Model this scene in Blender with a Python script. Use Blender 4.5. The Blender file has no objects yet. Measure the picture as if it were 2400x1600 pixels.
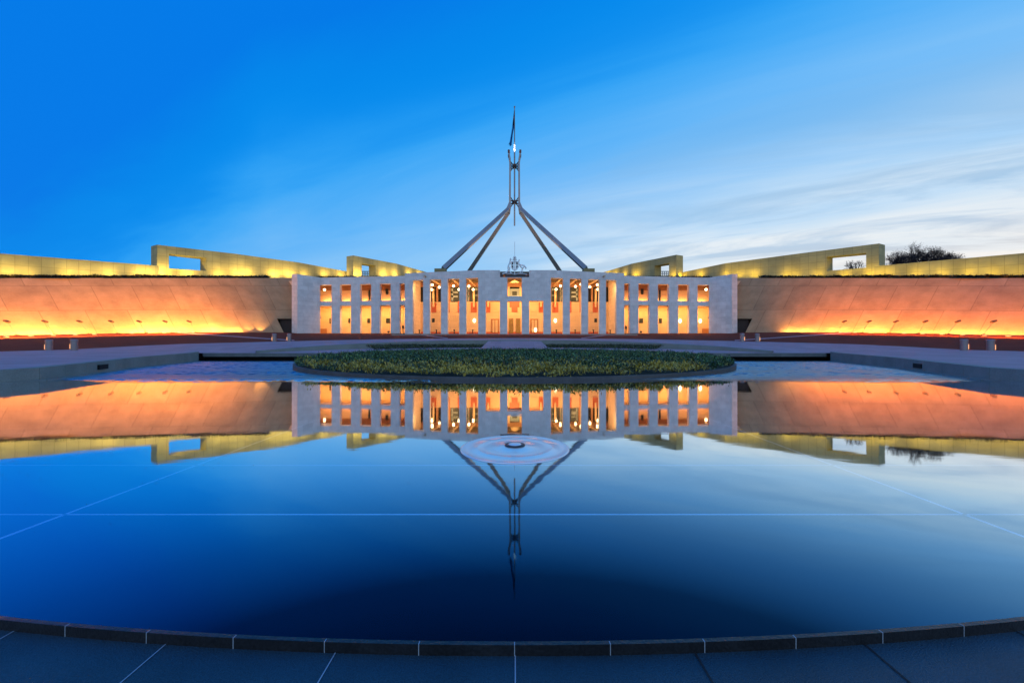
import bpy, bmesh, math, random
import numpy as np
from mathutils import Vector, Matrix
R = math.radians
random.seed(7); rng = np.random.default_rng(7)
F = 933.0; CX = 1206.0; HZ = 811.0; CH = 1.7
sc = bpy.context.scene
C = sc.collection

def P(x, y, Y):                      # point at depth Y seen in direction (x, y)
    return ((x-CX)/F*Y, Y, CH+(HZ-y)/F*Y)
def lerp(a, b, t): return a+(b-a)*t
def interp(x, tab, k=1):             # table rows (x, v1, v2..)
    if x <= tab[0][0]: return tab[0][k]
    for a, b in zip(tab, tab[1:]):
        if x <= b[0]: return lerp(a[k], b[k], (x-a[0])/(b[0]-a[0]))
    return tab[-1][k]

# ------------------------------------------------------------------ objects
def tag(o, label=None, cat=None, group=None, kind=None):
    if label: o['label'] = label
    if cat: o['category'] = cat
    if group: o['group'] = group
    if kind: o['kind'] = kind
    return o
def obj(name, bm, m, parent=None, smooth=False, recalc=True):
    if recalc: bmesh.ops.recalc_face_normals(bm, faces=bm.faces)
    me = bpy.data.meshes.new(name); bm.to_mesh(me); bm.free()
    if smooth:
        for p in me.polygons: p.use_smooth = True
    me.materials.append(m)
    o = bpy.data.objects.new(name, me); C.objects.link(o)
    if parent: o.parent = parent
    return o
def thing(name, label, cat, loc=(0, 0, 0), group=None):
    o = bpy.data.objects.new(name, None); o.empty_display_size = .3; C.objects.link(o); o.location = loc
    return tag(o, label, cat, group)
def box(bm, c, s, rz=0, tilt=None):
    r = bmesh.ops.create_cube(bm, size=1)
    M = Matrix.Translation(Vector(c)) @ Matrix.Rotation(rz, 4, 'Z')
    if tilt: M = M @ tilt
    M = M @ Matrix.Diagonal((s[0], s[1], s[2], 1))
    bmesh.ops.transform(bm, matrix=M, verts=r['verts']); return r['verts']
def poly_prism(bm, pts, z0, z1):
    z0 = z0 if isinstance(z0, (list, tuple)) else [z0]*len(pts)
    z1 = z1 if isinstance(z1, (list, tuple)) else [z1]*len(pts)
    b = [bm.verts.new((p[0], p[1], z)) for p, z in zip(pts, z0)]
    t = [bm.verts.new((p[0], p[1], z)) for p, z in zip(pts, z1)]
    n = len(pts)
    for i in range(n): bm.faces.new((b[i], b[(i+1) % n], t[(i+1) % n], t[i]))
    bm.faces.new(t); bm.faces.new(b[::-1])
def bar(bm, a, b, r0, r1=None, n=8):
    a = Vector(a); b = Vector(b); r1 = r0 if r1 is None else r1
    d = (b-a); L = d.length
    if L < 1e-6: return
    M = Matrix.Translation((a+b)/2) @ d.to_track_quat('Z', 'Y').to_matrix().to_4x4()
    bmesh.ops.create_cone(bm, cap_ends=True, segments=n, radius1=r0, radius2=r1, depth=L, matrix=M)
def lathe(bm, prof, c=(0, 0, 0), n=32):
    rings = []
    for r, z in prof:
        rings.append([bm.verts.new((c[0]+r*math.cos(2*math.pi*i/n), c[1]+r*math.sin(2*math.pi*i/n), c[2]+z)) for i in range(n)])
    for a, b in zip(rings, rings[1:]):
        for i in range(n): bm.faces.new((a[i], a[(i+1) % n], b[(i+1) % n], b[i]))
    bm.faces.new(rings[-1]); bm.faces.new(rings[0][::-1])
def ball(bm, c, r, n=12): bmesh.ops.create_uvsphere(bm, u_segments=n, v_segments=n//2+2, radius=r, matrix=Matrix.Translation(Vector(c)))

# ------------------------------------------------------------------ materials
def nodes(name):
    m = bpy.data.materials.new(name); m.use_nodes = True; n = m.node_tree; n.nodes.clear()
    o = n.nodes.new('ShaderNodeOutputMaterial'); return m, n, o
def N(n, t, **kw):
    x = n.nodes.new(t)
    for k, v in kw.items():
        if k.startswith('i_'):
            key = k[2:]; key = int(key) if key.isdigit() else key.replace('_', ' ')
            x.inputs[key].default_value = v
        else: setattr(x, k, v)
    return x
def ramp(n, fac, stops, interp='LINEAR'):
    r = N(n, 'ShaderNodeValToRGB'); r.color_ramp.interpolation = interp
    e = r.color_ramp.elements
    while len(e) < len(stops): e.new(.5)
    for el, (p, c) in zip(e, stops):
        el.position = p; el.color = (*c, 1) if len(c) == 3 else c
    if fac is not None: n.links.new(fac, r.inputs[0])
    return r
def col4(c): return (*c, 1)
def mat(name, col, rough=.7, var=.15, scale=2.0, bump=.1, bscale=20, metal=0, brick=None, coords='pos', spec=.5, joint=.45, fine=0):
    """plain surface with two-scale mottling; brick=(axes, w, h, mortar, offset) cuts joints"""
    m, n, o = nodes(name); L = n.links.new
    b = N(n, 'ShaderNodeBsdfPrincipled'); L(b.outputs[0], o.inputs[0])
    b.inputs['Roughness'].default_value = rough; b.inputs['Metallic'].default_value = metal
    b.inputs['Specular IOR Level'].default_value = spec
    if coords == 'uv': src = N(n, 'ShaderNodeTexCoord').outputs['UV']
    else: src = N(n, 'ShaderNodeNewGeometry').outputs['Position']
    n1 = N(n, 'ShaderNodeTexNoise', i_Scale=scale, i_Detail=6.0, i_Roughness=.6); L(src, n1.inputs['Vector'])
    mr = N(n, 'ShaderNodeMapRange', i_1=.3, i_2=.7, i_3=1-var, i_4=1+var); L(n1.outputs[0], mr.inputs[0])
    mul = N(n, 'ShaderNodeMix', data_type='RGBA', blend_type='MULTIPLY'); mul.inputs[0].default_value = 1
    mul.inputs[6].default_value = col4(col); L(mr.outputs[0], mul.inputs[7])
    cur = mul.outputs[2]; hgt = None
    n2 = N(n, 'ShaderNodeTexNoise', i_Scale=bscale, i_Detail=5.0); L(src, n2.inputs['Vector'])
    if fine:
        mf = N(n, 'ShaderNodeMapRange', i_1=.35, i_2=.65, i_3=1-fine, i_4=1+fine); L(n2.outputs[0], mf.inputs[0])
        m2 = N(n, 'ShaderNodeMix', data_type='RGBA', blend_type='MULTIPLY'); m2.inputs[0].default_value = 1
        L(cur, m2.inputs[6]); L(mf.outputs[0], m2.inputs[7]); cur = m2.outputs[2]
    if brick:
        ax, w, h, mo, off = brick
        if ax == 'uv': v = src
        else:
            sp = N(n, 'ShaderNodeSeparateXYZ'); L(src, sp.inputs[0]); cb = N(n, 'ShaderNodeCombineXYZ')
            L(sp.outputs['XYZ'.index(ax[0])], cb.inputs[0]); L(sp.outputs['XYZ'.index(ax[1])], cb.inputs[1]); v = cb.outputs[0]
        br = N(n, 'ShaderNodeTexBrick', i_Scale=1.0, i_Mortar_Size=mo, i_Mortar_Smooth=.2, i_Brick_Width=w, i_Row_Height=h, i_Bias=0.0)
        br.offset = off; br.inputs['Color1'].default_value = (1, 1, 1, 1); br.inputs['Color2'].default_value = (.86, .86, .86, 1)
        br.inputs['Mortar'].default_value = (joint, joint, joint, 1); L(v, br.inputs['Vector'])
        m3 = N(n, 'ShaderNodeMix', data_type='RGBA', blend_type='MULTIPLY'); m3.inputs[0].default_value = 1
        L(cur, m3.inputs[6]); L(br.outputs[0], m3.inputs[7]); cur = m3.outputs[2]
    L(cur, b.inputs['Base Color'])
    bp = N(n, 'ShaderNodeBump', i_Strength=bump, i_Distance=.03); L(n2.outputs[0], bp.inputs['Height']); L(bp.outputs[0], b.inputs['Normal'])
    return m
def emit(name, col, s):
    m, n, o = nodes(name); e = N(n, 'ShaderNodeEmission'); e.inputs[0].default_value = col4(col); e.inputs[1].default_value = s
    n.links.new(e.outputs[0], o.inputs[0]); return m

M_marble = mat('white_marble', (.74, .74, .72), .45, .12, .8, .05, 30, brick=('XZ', 1.15, .72, .022, .5), joint=.80, fine=.05)
M_marble_pink = mat('pink_marble', (.84, .68, .62), .45, .10, .8, .05, 30, brick=('XZ', .9, .72, .022, .5), joint=.7, fine=.06)
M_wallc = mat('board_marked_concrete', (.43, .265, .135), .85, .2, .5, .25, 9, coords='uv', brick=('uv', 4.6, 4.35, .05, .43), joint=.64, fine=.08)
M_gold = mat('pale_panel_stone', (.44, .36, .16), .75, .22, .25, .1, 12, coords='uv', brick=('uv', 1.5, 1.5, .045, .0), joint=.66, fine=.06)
M_timber = mat('lit_timber_wall', (.62, .44, .28), .5, .08, .5, .05, 30, brick=('XZ', 2.2, 1.1, .02, .5), joint=.75)
M_redpanel = mat('red_timber', (.42, .09, .04), .5, .1, 1, .05, 30)
M_brown = mat('brown_timber', (.30, .14, .07), .55, .15, 1, .05, 30)
M_ceiling = mat('dark_ceiling', (.16, .13, .10), .8, .2, 1, .05, 30)
M_floor = mat('verandah_floor', (.32, .24, .2), .4, .1, 1, .02, 30)
M_glass = mat('dark_glass', (.02, .03, .04), .5, .2, .5, 0, 5, spec=.25)
M_bluebar = mat('grey_blue_metal', (.16, .22, .28), .4, .1, 1, .02, 20)
M_gravel = mat('red_gravel', (.18, .055, .036), .95, .12, .4, .5, 40, fine=.18, spec=.03)
M_paving = mat('pale_paving', (.38, .27, .29), .8, .10, .35, .1, 40, brick=('XY', 1.4, 1.4, .02, .5), joint=.7, fine=.06)
M_nearpave = mat('dark_granite_paving', (.012, .048, .072), .55, .25, 1.6, .35, 120, fine=.35)
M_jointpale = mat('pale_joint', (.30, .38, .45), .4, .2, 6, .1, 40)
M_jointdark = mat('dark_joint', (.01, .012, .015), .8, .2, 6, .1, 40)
M_poolline = mat('pool_joint_inlay', (.62, .72, .80), .4, .15, 6, .1, 40)
M_poolfloor = mat('pool_floor_stone', (.003, .006, .013), .9, .3, .7, 0, 12, spec=0)
M_rim = mat('dark_rim_granite', (.011, .014, .017), .35, .4, 3, .2, 60, fine=.3)
M_coping = mat('coping_concrete', (.20, .23, .21), .8, .14, .6, .2, 18, fine=.1)
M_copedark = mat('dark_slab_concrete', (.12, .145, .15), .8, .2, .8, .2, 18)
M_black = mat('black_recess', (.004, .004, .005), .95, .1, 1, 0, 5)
M_plrim = mat('planter_rim_stone', (.075, .08, .08), .75, .25, .9, .2, 20, fine=.15)
M_soil = mat('dark_soil', (.018, .025, .012), .95, .3, 1, .3, 20)
M_hill = mat('hill_grass', (.012, .022, .010), .95, .3, 1, .3, 20)
M_steel = mat('brushed_steel', (.27, .28, .28), .35, .08, .5, .02, 20, metal=.4)
M_darksteel = mat('dark_steel', (.05, .05, .055), .45, .1, 1, .02, 20, metal=.4)
M_emblem = mat('emblem_metal', (.70, .76, .78), .4, .1, 1, .02, 20, metal=.5)
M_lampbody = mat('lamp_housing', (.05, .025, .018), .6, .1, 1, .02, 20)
M_lamparm = mat('lamp_arm', (.25, .17, .12), .5, .1, 1, .02, 20)
M_bollard = mat('bollard_steel', (.26, .23, .24), .38, .06, 2, .02, 20, metal=.55)
M_bark = mat('dark_bark', (.05, .032, .026), .9, .2, 4, .3, 40)
M_white = mat('white_paint', (.8, .8, .8), .5, .05, 2, .02, 20)
M_globe = emit('globe_glow', (1, .62, .30), 9)
M_sconce = emit('sconce_glow', (1, .82, .5), 9)
M_disc = emit('disc_glow', (1, .42, .22), 5)
M_bollamp = emit('bollard_glow', (1, .45, .2), 1.6)

def leaf_mat(name, c1, c2, c3, pos=(0, 30)):
    m, n, o = nodes(name); L = n.links.new
    g = N(n, 'ShaderNodeNewGeometry')
    rp = ramp(n, g.outputs['Random Per Island'], [(0, tuple(v*.25 for v in c1)), (.35, tuple(v*.7 for v in c1)), (.8, c2), (1, tuple(v*1.9 for v in c2))])
    no = N(n, 'ShaderNodeTexNoise', i_Scale=.33, i_Detail=4.0); L(g.outputs['Position'], no.inputs[0])
    sp = N(n, 'ShaderNodeSeparateXYZ'); L(g.outputs['Position'], sp.inputs[0])
    # older, yellowing patches grow mostly along the southern and western rim of the bed
    my = N(n, 'ShaderNodeMapRange', i_1=pos[0], i_2=pos[1], i_3=.34, i_4=-.12); L(sp.outputs[1], my.inputs[0])
    ad = N(n, 'ShaderNodeMath', operation='ADD'); L(no.outputs[0], ad.inputs[0]); L(my.outputs[0], ad.inputs[1])
    ad2 = N(n, 'ShaderNodeMath', operation='MULTIPLY_ADD', i_1=.30, i_2=-.15); L(g.outputs['Random Per Island'], ad2.inputs[0])
    ad3 = N(n, 'ShaderNodeMath', operation='ADD'); L(ad.outputs[0], ad3.inputs[0]); L(ad2.outputs[0], ad3.inputs[1])
    mk = ramp(n, ad3.outputs[0], [(.60, (0, 0, 0)), (.80, (1, 1, 1))])
    mx = N(n, 'ShaderNodeMix', data_type='RGBA'); L(mk.outputs[0], mx.inputs[0]); L(rp.outputs[0], mx.inputs[6]); mx.inputs[7].default_value = col4(c3)
    b = N(n, 'ShaderNodeBsdfPrincipled'); b.inputs['Roughness'].default_value = .55; L(mx.outputs[2], b.inputs['Base Color'])
    L(b.outputs[0], o.inputs[0]); return m
M_leaf = leaf_mat('ground_cover_leaf', (.035, .085, .025), (.10, .19, .045), (.50, .38, .05), (19, 33))
M_grass = leaf_mat('long_grass', (.03, .05, .015), (.09, .12, .04), (.16, .13, .05), (10, 50))
M_fringe = leaf_mat('fringe_grass', (.006, .012, .006), (.016, .026, .012), (.02, .02, .01), (10, 50))

# water: mirror that grows with the angle; a wind-ruffled far part
def water_mat():
    m, n, o = nodes('pool_water'); L = n.links.new
    g = N(n, 'ShaderNodeNewGeometry'); sp = N(n, 'ShaderNodeSeparateXYZ'); L(g.outputs['Position'], sp.inputs[0])
    mp = N(n, 'ShaderNodeMapping'); mp.inputs['Scale'].default_value = (.035, .30, 1); L(g.outputs['Position'], mp.inputs[0])
    no = N(n, 'ShaderNodeTexNoise', i_Scale=1.0, i_Detail=3.0); L(mp.outputs[0], no.inputs[0])
    wob = N(n, 'ShaderNodeMath', operation='MULTIPLY_ADD', i_1=4.0, i_2=-2.0); L(no.outputs[0], wob.inputs[0])
    yy = N(n, 'ShaderNodeMath', operation='ADD'); L(sp.outputs[1], yy.inputs[0]); L(wob.outputs[0], yy.inputs[1])
    mask = N(n, 'ShaderNodeMapRange', i_1=18.6, i_2=21.5, i_3=0.0, i_4=1.0); mask.interpolation_type = 'SMOOTHSTEP'; L(yy.outputs[0], mask.inputs[0])
    rr = N(n, 'ShaderNodeMath', operation='MULTIPLY_ADD', i_1=.30, i_2=.03); L(mask.outputs[0], rr.inputs[0])
    gl = N(n, 'ShaderNodeBsdfGlossy'); L(rr.outputs[0], gl.inputs['Roughness']); gl.inputs[0].default_value = (.76, .93, 1, 1)
    mp2 = N(n, 'ShaderNodeMapping'); mp2.inputs['Scale'].default_value = (1.2, 2.4, 1); L(g.outputs['Position'], mp2.inputs[0])
    n2 = N(n, 'ShaderNodeTexNoise', i_Scale=1.0, i_Detail=2.0); L(mp2.outputs[0], n2.inputs[0])
    st = N(n, 'ShaderNodeMath', operation='MULTIPLY_ADD', i_1=.05, i_2=.006); L(mask.outputs[0], st.inputs[0])
    bp = N(n, 'ShaderNodeBump', i_Distance=.12); L(st.outputs[0], bp.inputs['Strength']); L(n2.outputs[0], bp.inputs['Height'])
    L(bp.outputs[0], gl.inputs['Normal'])
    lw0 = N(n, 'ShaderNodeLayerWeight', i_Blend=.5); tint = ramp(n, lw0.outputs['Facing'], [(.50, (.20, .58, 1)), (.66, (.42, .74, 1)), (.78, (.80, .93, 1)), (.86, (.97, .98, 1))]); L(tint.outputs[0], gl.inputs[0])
    tr = N(n, 'ShaderNodeBsdfTransparent'); tr.inputs[0].default_value = (.80, .92, 1, 1)
    lw = N(n, 'ShaderNodeLayerWeight', i_Blend=.5)
    rp = ramp(n, lw.outputs['Facing'], [(0, (.01,)*3), (.40, (.02,)*3), (.50, (.06,)*3), (.61, (.32,)*3), (.74, (.72,)*3), (.84, (.93,)*3), (.9, (.97,)*3), (1, (1,)*3)])
    dm = N(n, 'ShaderNodeMath', operation='MULTIPLY_ADD', i_1=-.58, i_2=1.0); L(mask.outputs[0], dm.inputs[0])
    dd = N(n, 'ShaderNodeMath', operation='MULTIPLY'); L(rp.outputs[0], dd.inputs[0]); L(dm.outputs[0], dd.inputs[1])
    mx = N(n, 'ShaderNodeMixShader'); L(dd.outputs[0], mx.inputs[0]); L(tr.outputs[0], mx.inputs[1]); L(gl.outputs[0], mx.inputs[2])
    L(mx.outputs[0], o.inputs[0]); return m
M_water = water_mat()
def fountain_mat():
    m, n, o = nodes('fountain_water'); L = n.links.new
    gl = N(n, 'ShaderNodeBsdfGlossy'); gl.inputs['Roughness'].default_value = .12; gl.inputs[0].default_value = (.95, .97, 1, 1)
    df = N(n, 'ShaderNodeBsdfDiffuse'); df.inputs[0].default_value = (.90, .86, .78, 1)
    mx = N(n, 'ShaderNodeMixShader'); mx.inputs[0].default_value = .42; L(df.outputs[0], mx.inputs[1]); L(gl.outputs[0], mx.inputs[2])
    L(mx.outputs[0], o.inputs[0]); return m
M_fount = fountain_mat()

# ------------------------------------------------------------------ sky and sun
def make_world():
    w = bpy.data.worlds.new('World'); sc.world = w; w.use_nodes = True; n = w.node_tree; n.nodes.clear(); L = n.links.new
    out = N(n, 'ShaderNodeOutputWorld'); bg = N(n, 'ShaderNodeBackground'); L(bg.outputs[0], out.inputs[0])
    tc = N(n, 'ShaderNodeTexCoord'); d = tc.outputs['Generated']
    nm = N(n, 'ShaderNodeVectorMath', operation='NORMALIZE'); L(d, nm.inputs[0]); d = nm.outputs[0]
    sp = N(n, 'ShaderNodeSeparateXYZ'); L(d, sp.inputs[0])
    def mth(op, a, b=None, c=None, clamp=False):
        x = N(n, 'ShaderNodeMath', operation=op); x.use_clamp = clamp
        for i, v in enumerate((a, b, c)):
            if v is None: continue
            if isinstance(v, (int, float)): x.inputs[i].default_value = v
            else: L(v, x.inputs[i])
        return x.outputs[0]
    S = Vector((math.sin(R(55)), math.cos(R(55)), .087)).normalized()
    dt = N(n, 'ShaderNodeVectorMath', operation='DOT_PRODUCT'); L(d, dt.inputs[0]); dt.inputs[1].default_value = S
    dot = dt.outputs['Value']; z = sp.outputs[2]
    zc = mth('MAXIMUM', z, 0.0)
    q = mth('ADD', mth('MULTIPLY', zc, 1.22), mth('MULTIPLY_ADD', dot, -.40, .33))
    q = mth('ADD', q, mth('MULTIPLY', mth('MAXIMUM', mth('SUBTRACT', .08, dot), 0.0), .75))
    # cirrus streaks in plan, stretched
    den = mth('ADD', zc, .10)
    u = mth('DIVIDE', sp.outputs[0], den); v = mth('DIVIDE', sp.outputs[1], den)
    ca, sa = math.cos(R(27)), math.sin(R(27))
    pu = mth('SUBTRACT', mth('MULTIPLY', u, ca), mth('MULTIPLY', v, sa)); qv = mth('ADD', mth('MULTIPLY', u, sa), mth('MULTIPLY', v, ca))
    cb = N(n, 'ShaderNodeCombineXYZ'); L(pu, cb.inputs[0]); L(qv, cb.inputs[1])
    mp = N(n, 'ShaderNodeMapping'); mp.inputs['Rotation'].default_value = (0, 0, R(-8)); mp.inputs['Scale'].default_value = (.22, 1.0, 1); L(cb.outputs[0], mp.inputs[0])
    n1 = N(n, 'ShaderNodeTexNoise', i_Scale=1.9, i_Detail=8.0, i_Roughness=.58, i_Distortion=.5); L(mp.outputs[0], n1.inputs[0])
    n2 = N(n, 'ShaderNodeTexNoise', i_Scale=.55, i_Detail=4.0, i_Distortion=.3); L(mp.outputs[0], n2.inputs[0])
    qn2 = mth('ADD', mth('ADD', q, mth('MULTIPLY_ADD', n2.outputs[0], -.20, .10)), mth('MULTIPLY_ADD', n1.outputs[0], -.26, .13))
    qn = mth('ADD', q, mth('MULTIPLY_ADD', n2.outputs[0], -.16, .08))
    rp = ramp(n, qn2, [(0, (.90, .90, .90)), (.08, (.68, .83, .93)), (.18, (.50, .73, .93)), (.32, (.33, .62, .93)), (.47, (.20, .52, .93)), (.58, (.12, .46, .94)), (.70, (.03, .38, .93)), (.80, (.0, .265, .86)), (.92, (.0, .24, .82)), (1, (.0, .185, .80))], 'B_SPLINE')
    base = rp.outputs[0]
    # white veil low on the right
    veil = mth('MULTIPLY', mth('MULTIPLY_ADD', dot, 2.4, -1.05, True), mth('MULTIPLY_ADD', zc, -2.6, 1.08, True))
    wn = ramp(n, n1.outputs[0], [(.38, (0, 0, 0)), (.60, (1, 1, 1))])
    vf = mth('MULTIPLY', mth('MULTIPLY', veil, 1.25), mth('MULTIPLY_ADD', wn.outputs[0], .60, .42))
    vf = mth('MINIMUM', vf, 1.0)
    m1 = N(n, 'ShaderNodeMix', data_type='RGBA'); L(vf, m1.inputs[0]); L(base, m1.inputs[6]); m1.inputs[7].default_value = (.93, .93, .92, 1)
    # darker cloud bands
    n3 = N(n, 'ShaderNodeTexNoise', i_Scale=1.7, i_Detail=9.0, i_Roughness=.62, i_Distortion=.8)
    mp3 = N(n, 'ShaderNodeMapping'); mp3.inputs['Location'].default_value = (3.7, 1.9, 0); mp3.inputs['Rotation'].default_value = (0, 0, R(-8)); mp3.inputs['Scale'].default_value = (.36, 1.15, 1)
    L(cb.outputs[0], mp3.inputs[0]); L(mp3.outputs[0], n3.inputs[0])
    dk = ramp(n, n3.outputs[0], [(.46, (0, 0, 0)), (.60, (1, 1, 1))])
    dm = mth('MULTIPLY', mth('MULTIPLY_ADD', dot, 2.0, -.9, True), mth('MULTIPLY_ADD', zc, -2.1, 1.1, True))
    dmf = mth('MULTIPLY', mth('MULTIPLY', dk.outputs[0], dm), 1.0)
    warm = ramp(n, mth('MULTIPLY_ADD', zc, -5.0, 1.0, True), [(0, (.24, .46, .72)), (.30, (.36, .42, .50)), (.8, (.42, .30, .24)), (1, (.42, .28, .22))])
    m2 = N(n, 'ShaderNodeMix', data_type='RGBA'); L(dmf, m2.inputs[0]); L(m1.outputs[2], m2.inputs[6]); L(warm.outputs[0], m2.inputs[7])
    # warm white strip right on the horizon below the sunset
    gw = mth('MULTIPLY', mth('MULTIPLY_ADD', dot, 5.0, -4.1, True), mth('MULTIPLY_ADD', zc, -6.5, 1.7, True))
    m3 = N(n, 'ShaderNodeMix', data_type='RGBA'); L(mth('MULTIPLY', gw, .7), m3.inputs[0]); L(m2.outputs[2], m3.inputs[6]); m3.inputs[7].default_value = (1.0, .90, .80, 1)
    # unseen sky behind the viewer set paler, to add fill light on the facade
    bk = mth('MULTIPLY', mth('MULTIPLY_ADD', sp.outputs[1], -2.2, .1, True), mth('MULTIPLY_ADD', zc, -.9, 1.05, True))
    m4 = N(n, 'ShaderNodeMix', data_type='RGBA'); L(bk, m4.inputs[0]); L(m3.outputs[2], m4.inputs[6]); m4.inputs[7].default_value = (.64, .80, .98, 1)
    # below the horizon
    gd = mth('MULTIPLY_ADD', z, -20.0, 0.0, True)
    m5 = N(n, 'ShaderNodeMix', data_type='RGBA'); L(gd, m5.inputs[0]); L(m4.outputs[2], m5.inputs[6]); m5.inputs[7].default_value = (.05, .07, .1, 1)
    # a little of the physical twilight sky on top
    sk = N(n, 'ShaderNodeTexSky'); sk.sky_type = 'NISHITA'; sk.sun_disc = False; sk.sun_elevation = R(0.5); sk.sun_rotation = R(55); L(tc.outputs['Generated'], sk.inputs[0])
    m6 = N(n, 'ShaderNodeMix', data_type='RGBA', blend_type='ADD'); m6.inputs[0].default_value = .006; L(m5.outputs[2], m6.inputs[6]); L(sk.outputs[0], m6.inputs[7])
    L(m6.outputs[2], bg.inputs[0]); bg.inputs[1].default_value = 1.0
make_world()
sun = bpy.data.lights.new('sun', 'SUN'); sun.energy = .1; sun.angle = R(3); sun.color = (1, .85, .7)
so = bpy.data.objects.new('sun', sun); C.objects.link(so)
so.rotation_euler = Vector((-math.sin(R(55)), -math.cos(R(55)), -.03)).to_track_quat('-Z', 'Y').to_euler()

def alight(p, target, size, size_y, power, col, name='lamp_light', parent=None, long_axis=None, spread=180):
    l = bpy.data.lights.new(name, 'AREA'); l.shape = 'RECTANGLE'; l.size = size; l.size_y = size_y; l.energy = power; l.color = col; l.spread = R(spread)
    o = bpy.data.objects.new(name, l); C.objects.link(o)
    zax = -(Vector(target)-Vector(p)).normalized()
    xax = Vector(long_axis).normalized() if long_axis else zax.orthogonal().normalized()
    yax = zax.cross(xax).normalized(); xax = yax.cross(zax)
    M = Matrix((xax, yax, zax)).transposed().to_4x4(); M.translation = Vector(p)
    if parent: o.parent = parent; M.translation = Vector(p)-parent.location
    o.matrix_basis = M
    return o
def plight(p, power, col, r=.1, name='lamp_light', spot=None, target=None, blend=.6):
    l = bpy.data.lights.new(name, 'SPOT' if spot else 'POINT'); l.energy = power; l.color = col; l.shadow_soft_size = r
    o = bpy.data.objects.new(name, l); C.objects.link(o); o.location = p
    if spot:
        l.spot_size = R(spot); l.spot_blend = blend
        o.rotation_euler = (Vector(target)-Vector(p)).to_track_quat('-Z', 'Y').to_euler()
    return o

# ------------------------------------------------------------------ ground
bm = bmesh.new()
for q in [(-900, -300), (900, -300), (900, 1200), (-900, 1200)]: bm.verts.new((q[0], q[1], -.16))
bm.faces.new(bm.verts[:]); tag(obj('ground', bm, M_hill), kind='structure')

def B(Y): return interp(Y, [(0, .45), (17, .595), (43, .97), (45.3, 1.12), (58, 2.38), (64, 3.0), (75, 4.05)])
def A(Y): return .92+(Y-45.3)*.045
# boundary of paving / gravel (left half, photo column -> distance), and base of the flanking wall
bound = [(-1400, 19), (-900, 25), (-500, 33), (-200, 39), (0, 43), (178, 47.5), (416, 54), (700, 58.8), (950, 62.5), (1206, 64)]
base = [(-1400, 24, 835), (-900, 31, 811), (-420, 41, 795), (-200, 46.5, 789.5), (0, 52.5, 785.5), (119, 56, 783.5), (229, 60, 781.5), (327, 63, 779.9), (443, 66.5, 778.7), (565, 69.8, 778.2), (665, 72.6, 779), (697, 74, 781), (750, 76, 781.3), (949, 74, 781.5), (1206, 71, 782)]
def side(x, s): return x if s < 0 else 2*CX-x
def gravel_pt(x, t, s=-1, off=0):     # x given in left-half columns
    yb = interp(x, bound); zb = B(yb); yw = interp(x, base, 1); zw = CH+(HZ-interp(x, base, 2))*yw/F
    Y = lerp(yb, yw, t); z = lerp(zb, zw, t)
    return Vector(((x-CX)/F*Y*(-s if s > 0 else 1), Y, z+off))
cols = sorted(set([float(a[0]) for a in base]+[float(v) for v in np.linspace(-1400, 1206, 90)]))
bm = bmesh.new()
for s in (-1, 1):
    grid = [[bm.verts.new(gravel_pt(x, t, s)) for t in (0, .25, .5, .75, 1.0, 1.04)] for x in cols]
    for a, b in zip(grid, grid[1:]):
        for i in range(5): bm.faces.new((a[i], b[i], b[i+1], a[i+1]))
bmesh.ops.remove_doubles(bm, verts=bm.verts, dist=.001)
tag(obj('gravel_ground', bm, M_gravel), kind='structure')

# paving between the pool and the gravel
pool_l = [(-23.2, 16.9), (-23.4, 19.6), (-26.8, 26), (-29.8, 31.1), (-34.8, 42.9), (-35.6, 45.3)]
def cres(a): return (31*math.sin(a), 38.2+22*math.cos(a))     # top line of the sunk crescent
a_end = math.acos((45.3-38.2)/22)
bm = bmesh.new()
for s in (-1, 1):
    edge = [(-24.6, 5), (-24.2, 12)]+pool_l
    edge = edge+[(-e, 45.3) for e in (33.5, 31.5, cres(a_end)[0]+.01)]
    edge += [(-cres(a)[0], cres(a)[1]) for a in np.linspace(a_end, 0, 22)]
    rows = []
    for (X, Y) in edge:
        # column index of this edge point and matching boundary point further out
        px = CX+X/Y*F
        if Y < 40 and X < -20: bx = lerp(-1400, 120, min(1, max(0, (Y-5)/38)))
        elif Y <= 45.3: bx = lerp(120, 560, min(1, (px-430)/250+.0))
        else: bx = lerp(560, 1206, max(0, (abs(cres(a_end)[0])-abs(X))/abs(cres(a_end)[0])))
        Yb = interp(bx, bound); Xb = (bx-CX)/F*Yb
        row = []
        for t in (0, .12, .3, .5, .75, 1):
            x, y = lerp(X, Xb, t), lerp(Y, Yb, t); row.append(bm.verts.new((x*-s, y, B(y)-(.20*(1-t) if 45.29 < Y < 45.31 else 0))))
        rows.append(row)
    for a, b in zip(rows, rows[1:]):
        for i in range(5): bm.faces.new((a[i], b[i], b[i+1], a[i+1]))
bmesh.ops.remove_doubles(bm, verts=bm.verts, dist=.001)
tag(obj('plaza_paving', bm, M_paving), kind='structure')
# lower ring path round the bed
bm = bmesh.new(); r0 = []
for a in np.linspace(-a_end, a_end, 50):
    ia = a*1.0; rx, ry = 16.0*math.sin(a*1.15), 38.2+16.0*math.cos(a*1.15)
    ry = max(ry, 45.3) ; ox, oy = cres(a)
    r0.append((bm.verts.new((rx, max(45.3, ry), A(max(45.3, ry)))), bm.verts.new((ox*1.01, oy+.02, A(oy)))))
for a, b in zip(r0, r0[1:]): bm.faces.new((a[0], b[0], b[1], a[1]))
tag(obj('ring_path', bm, M_paving), kind='structure')
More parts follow.
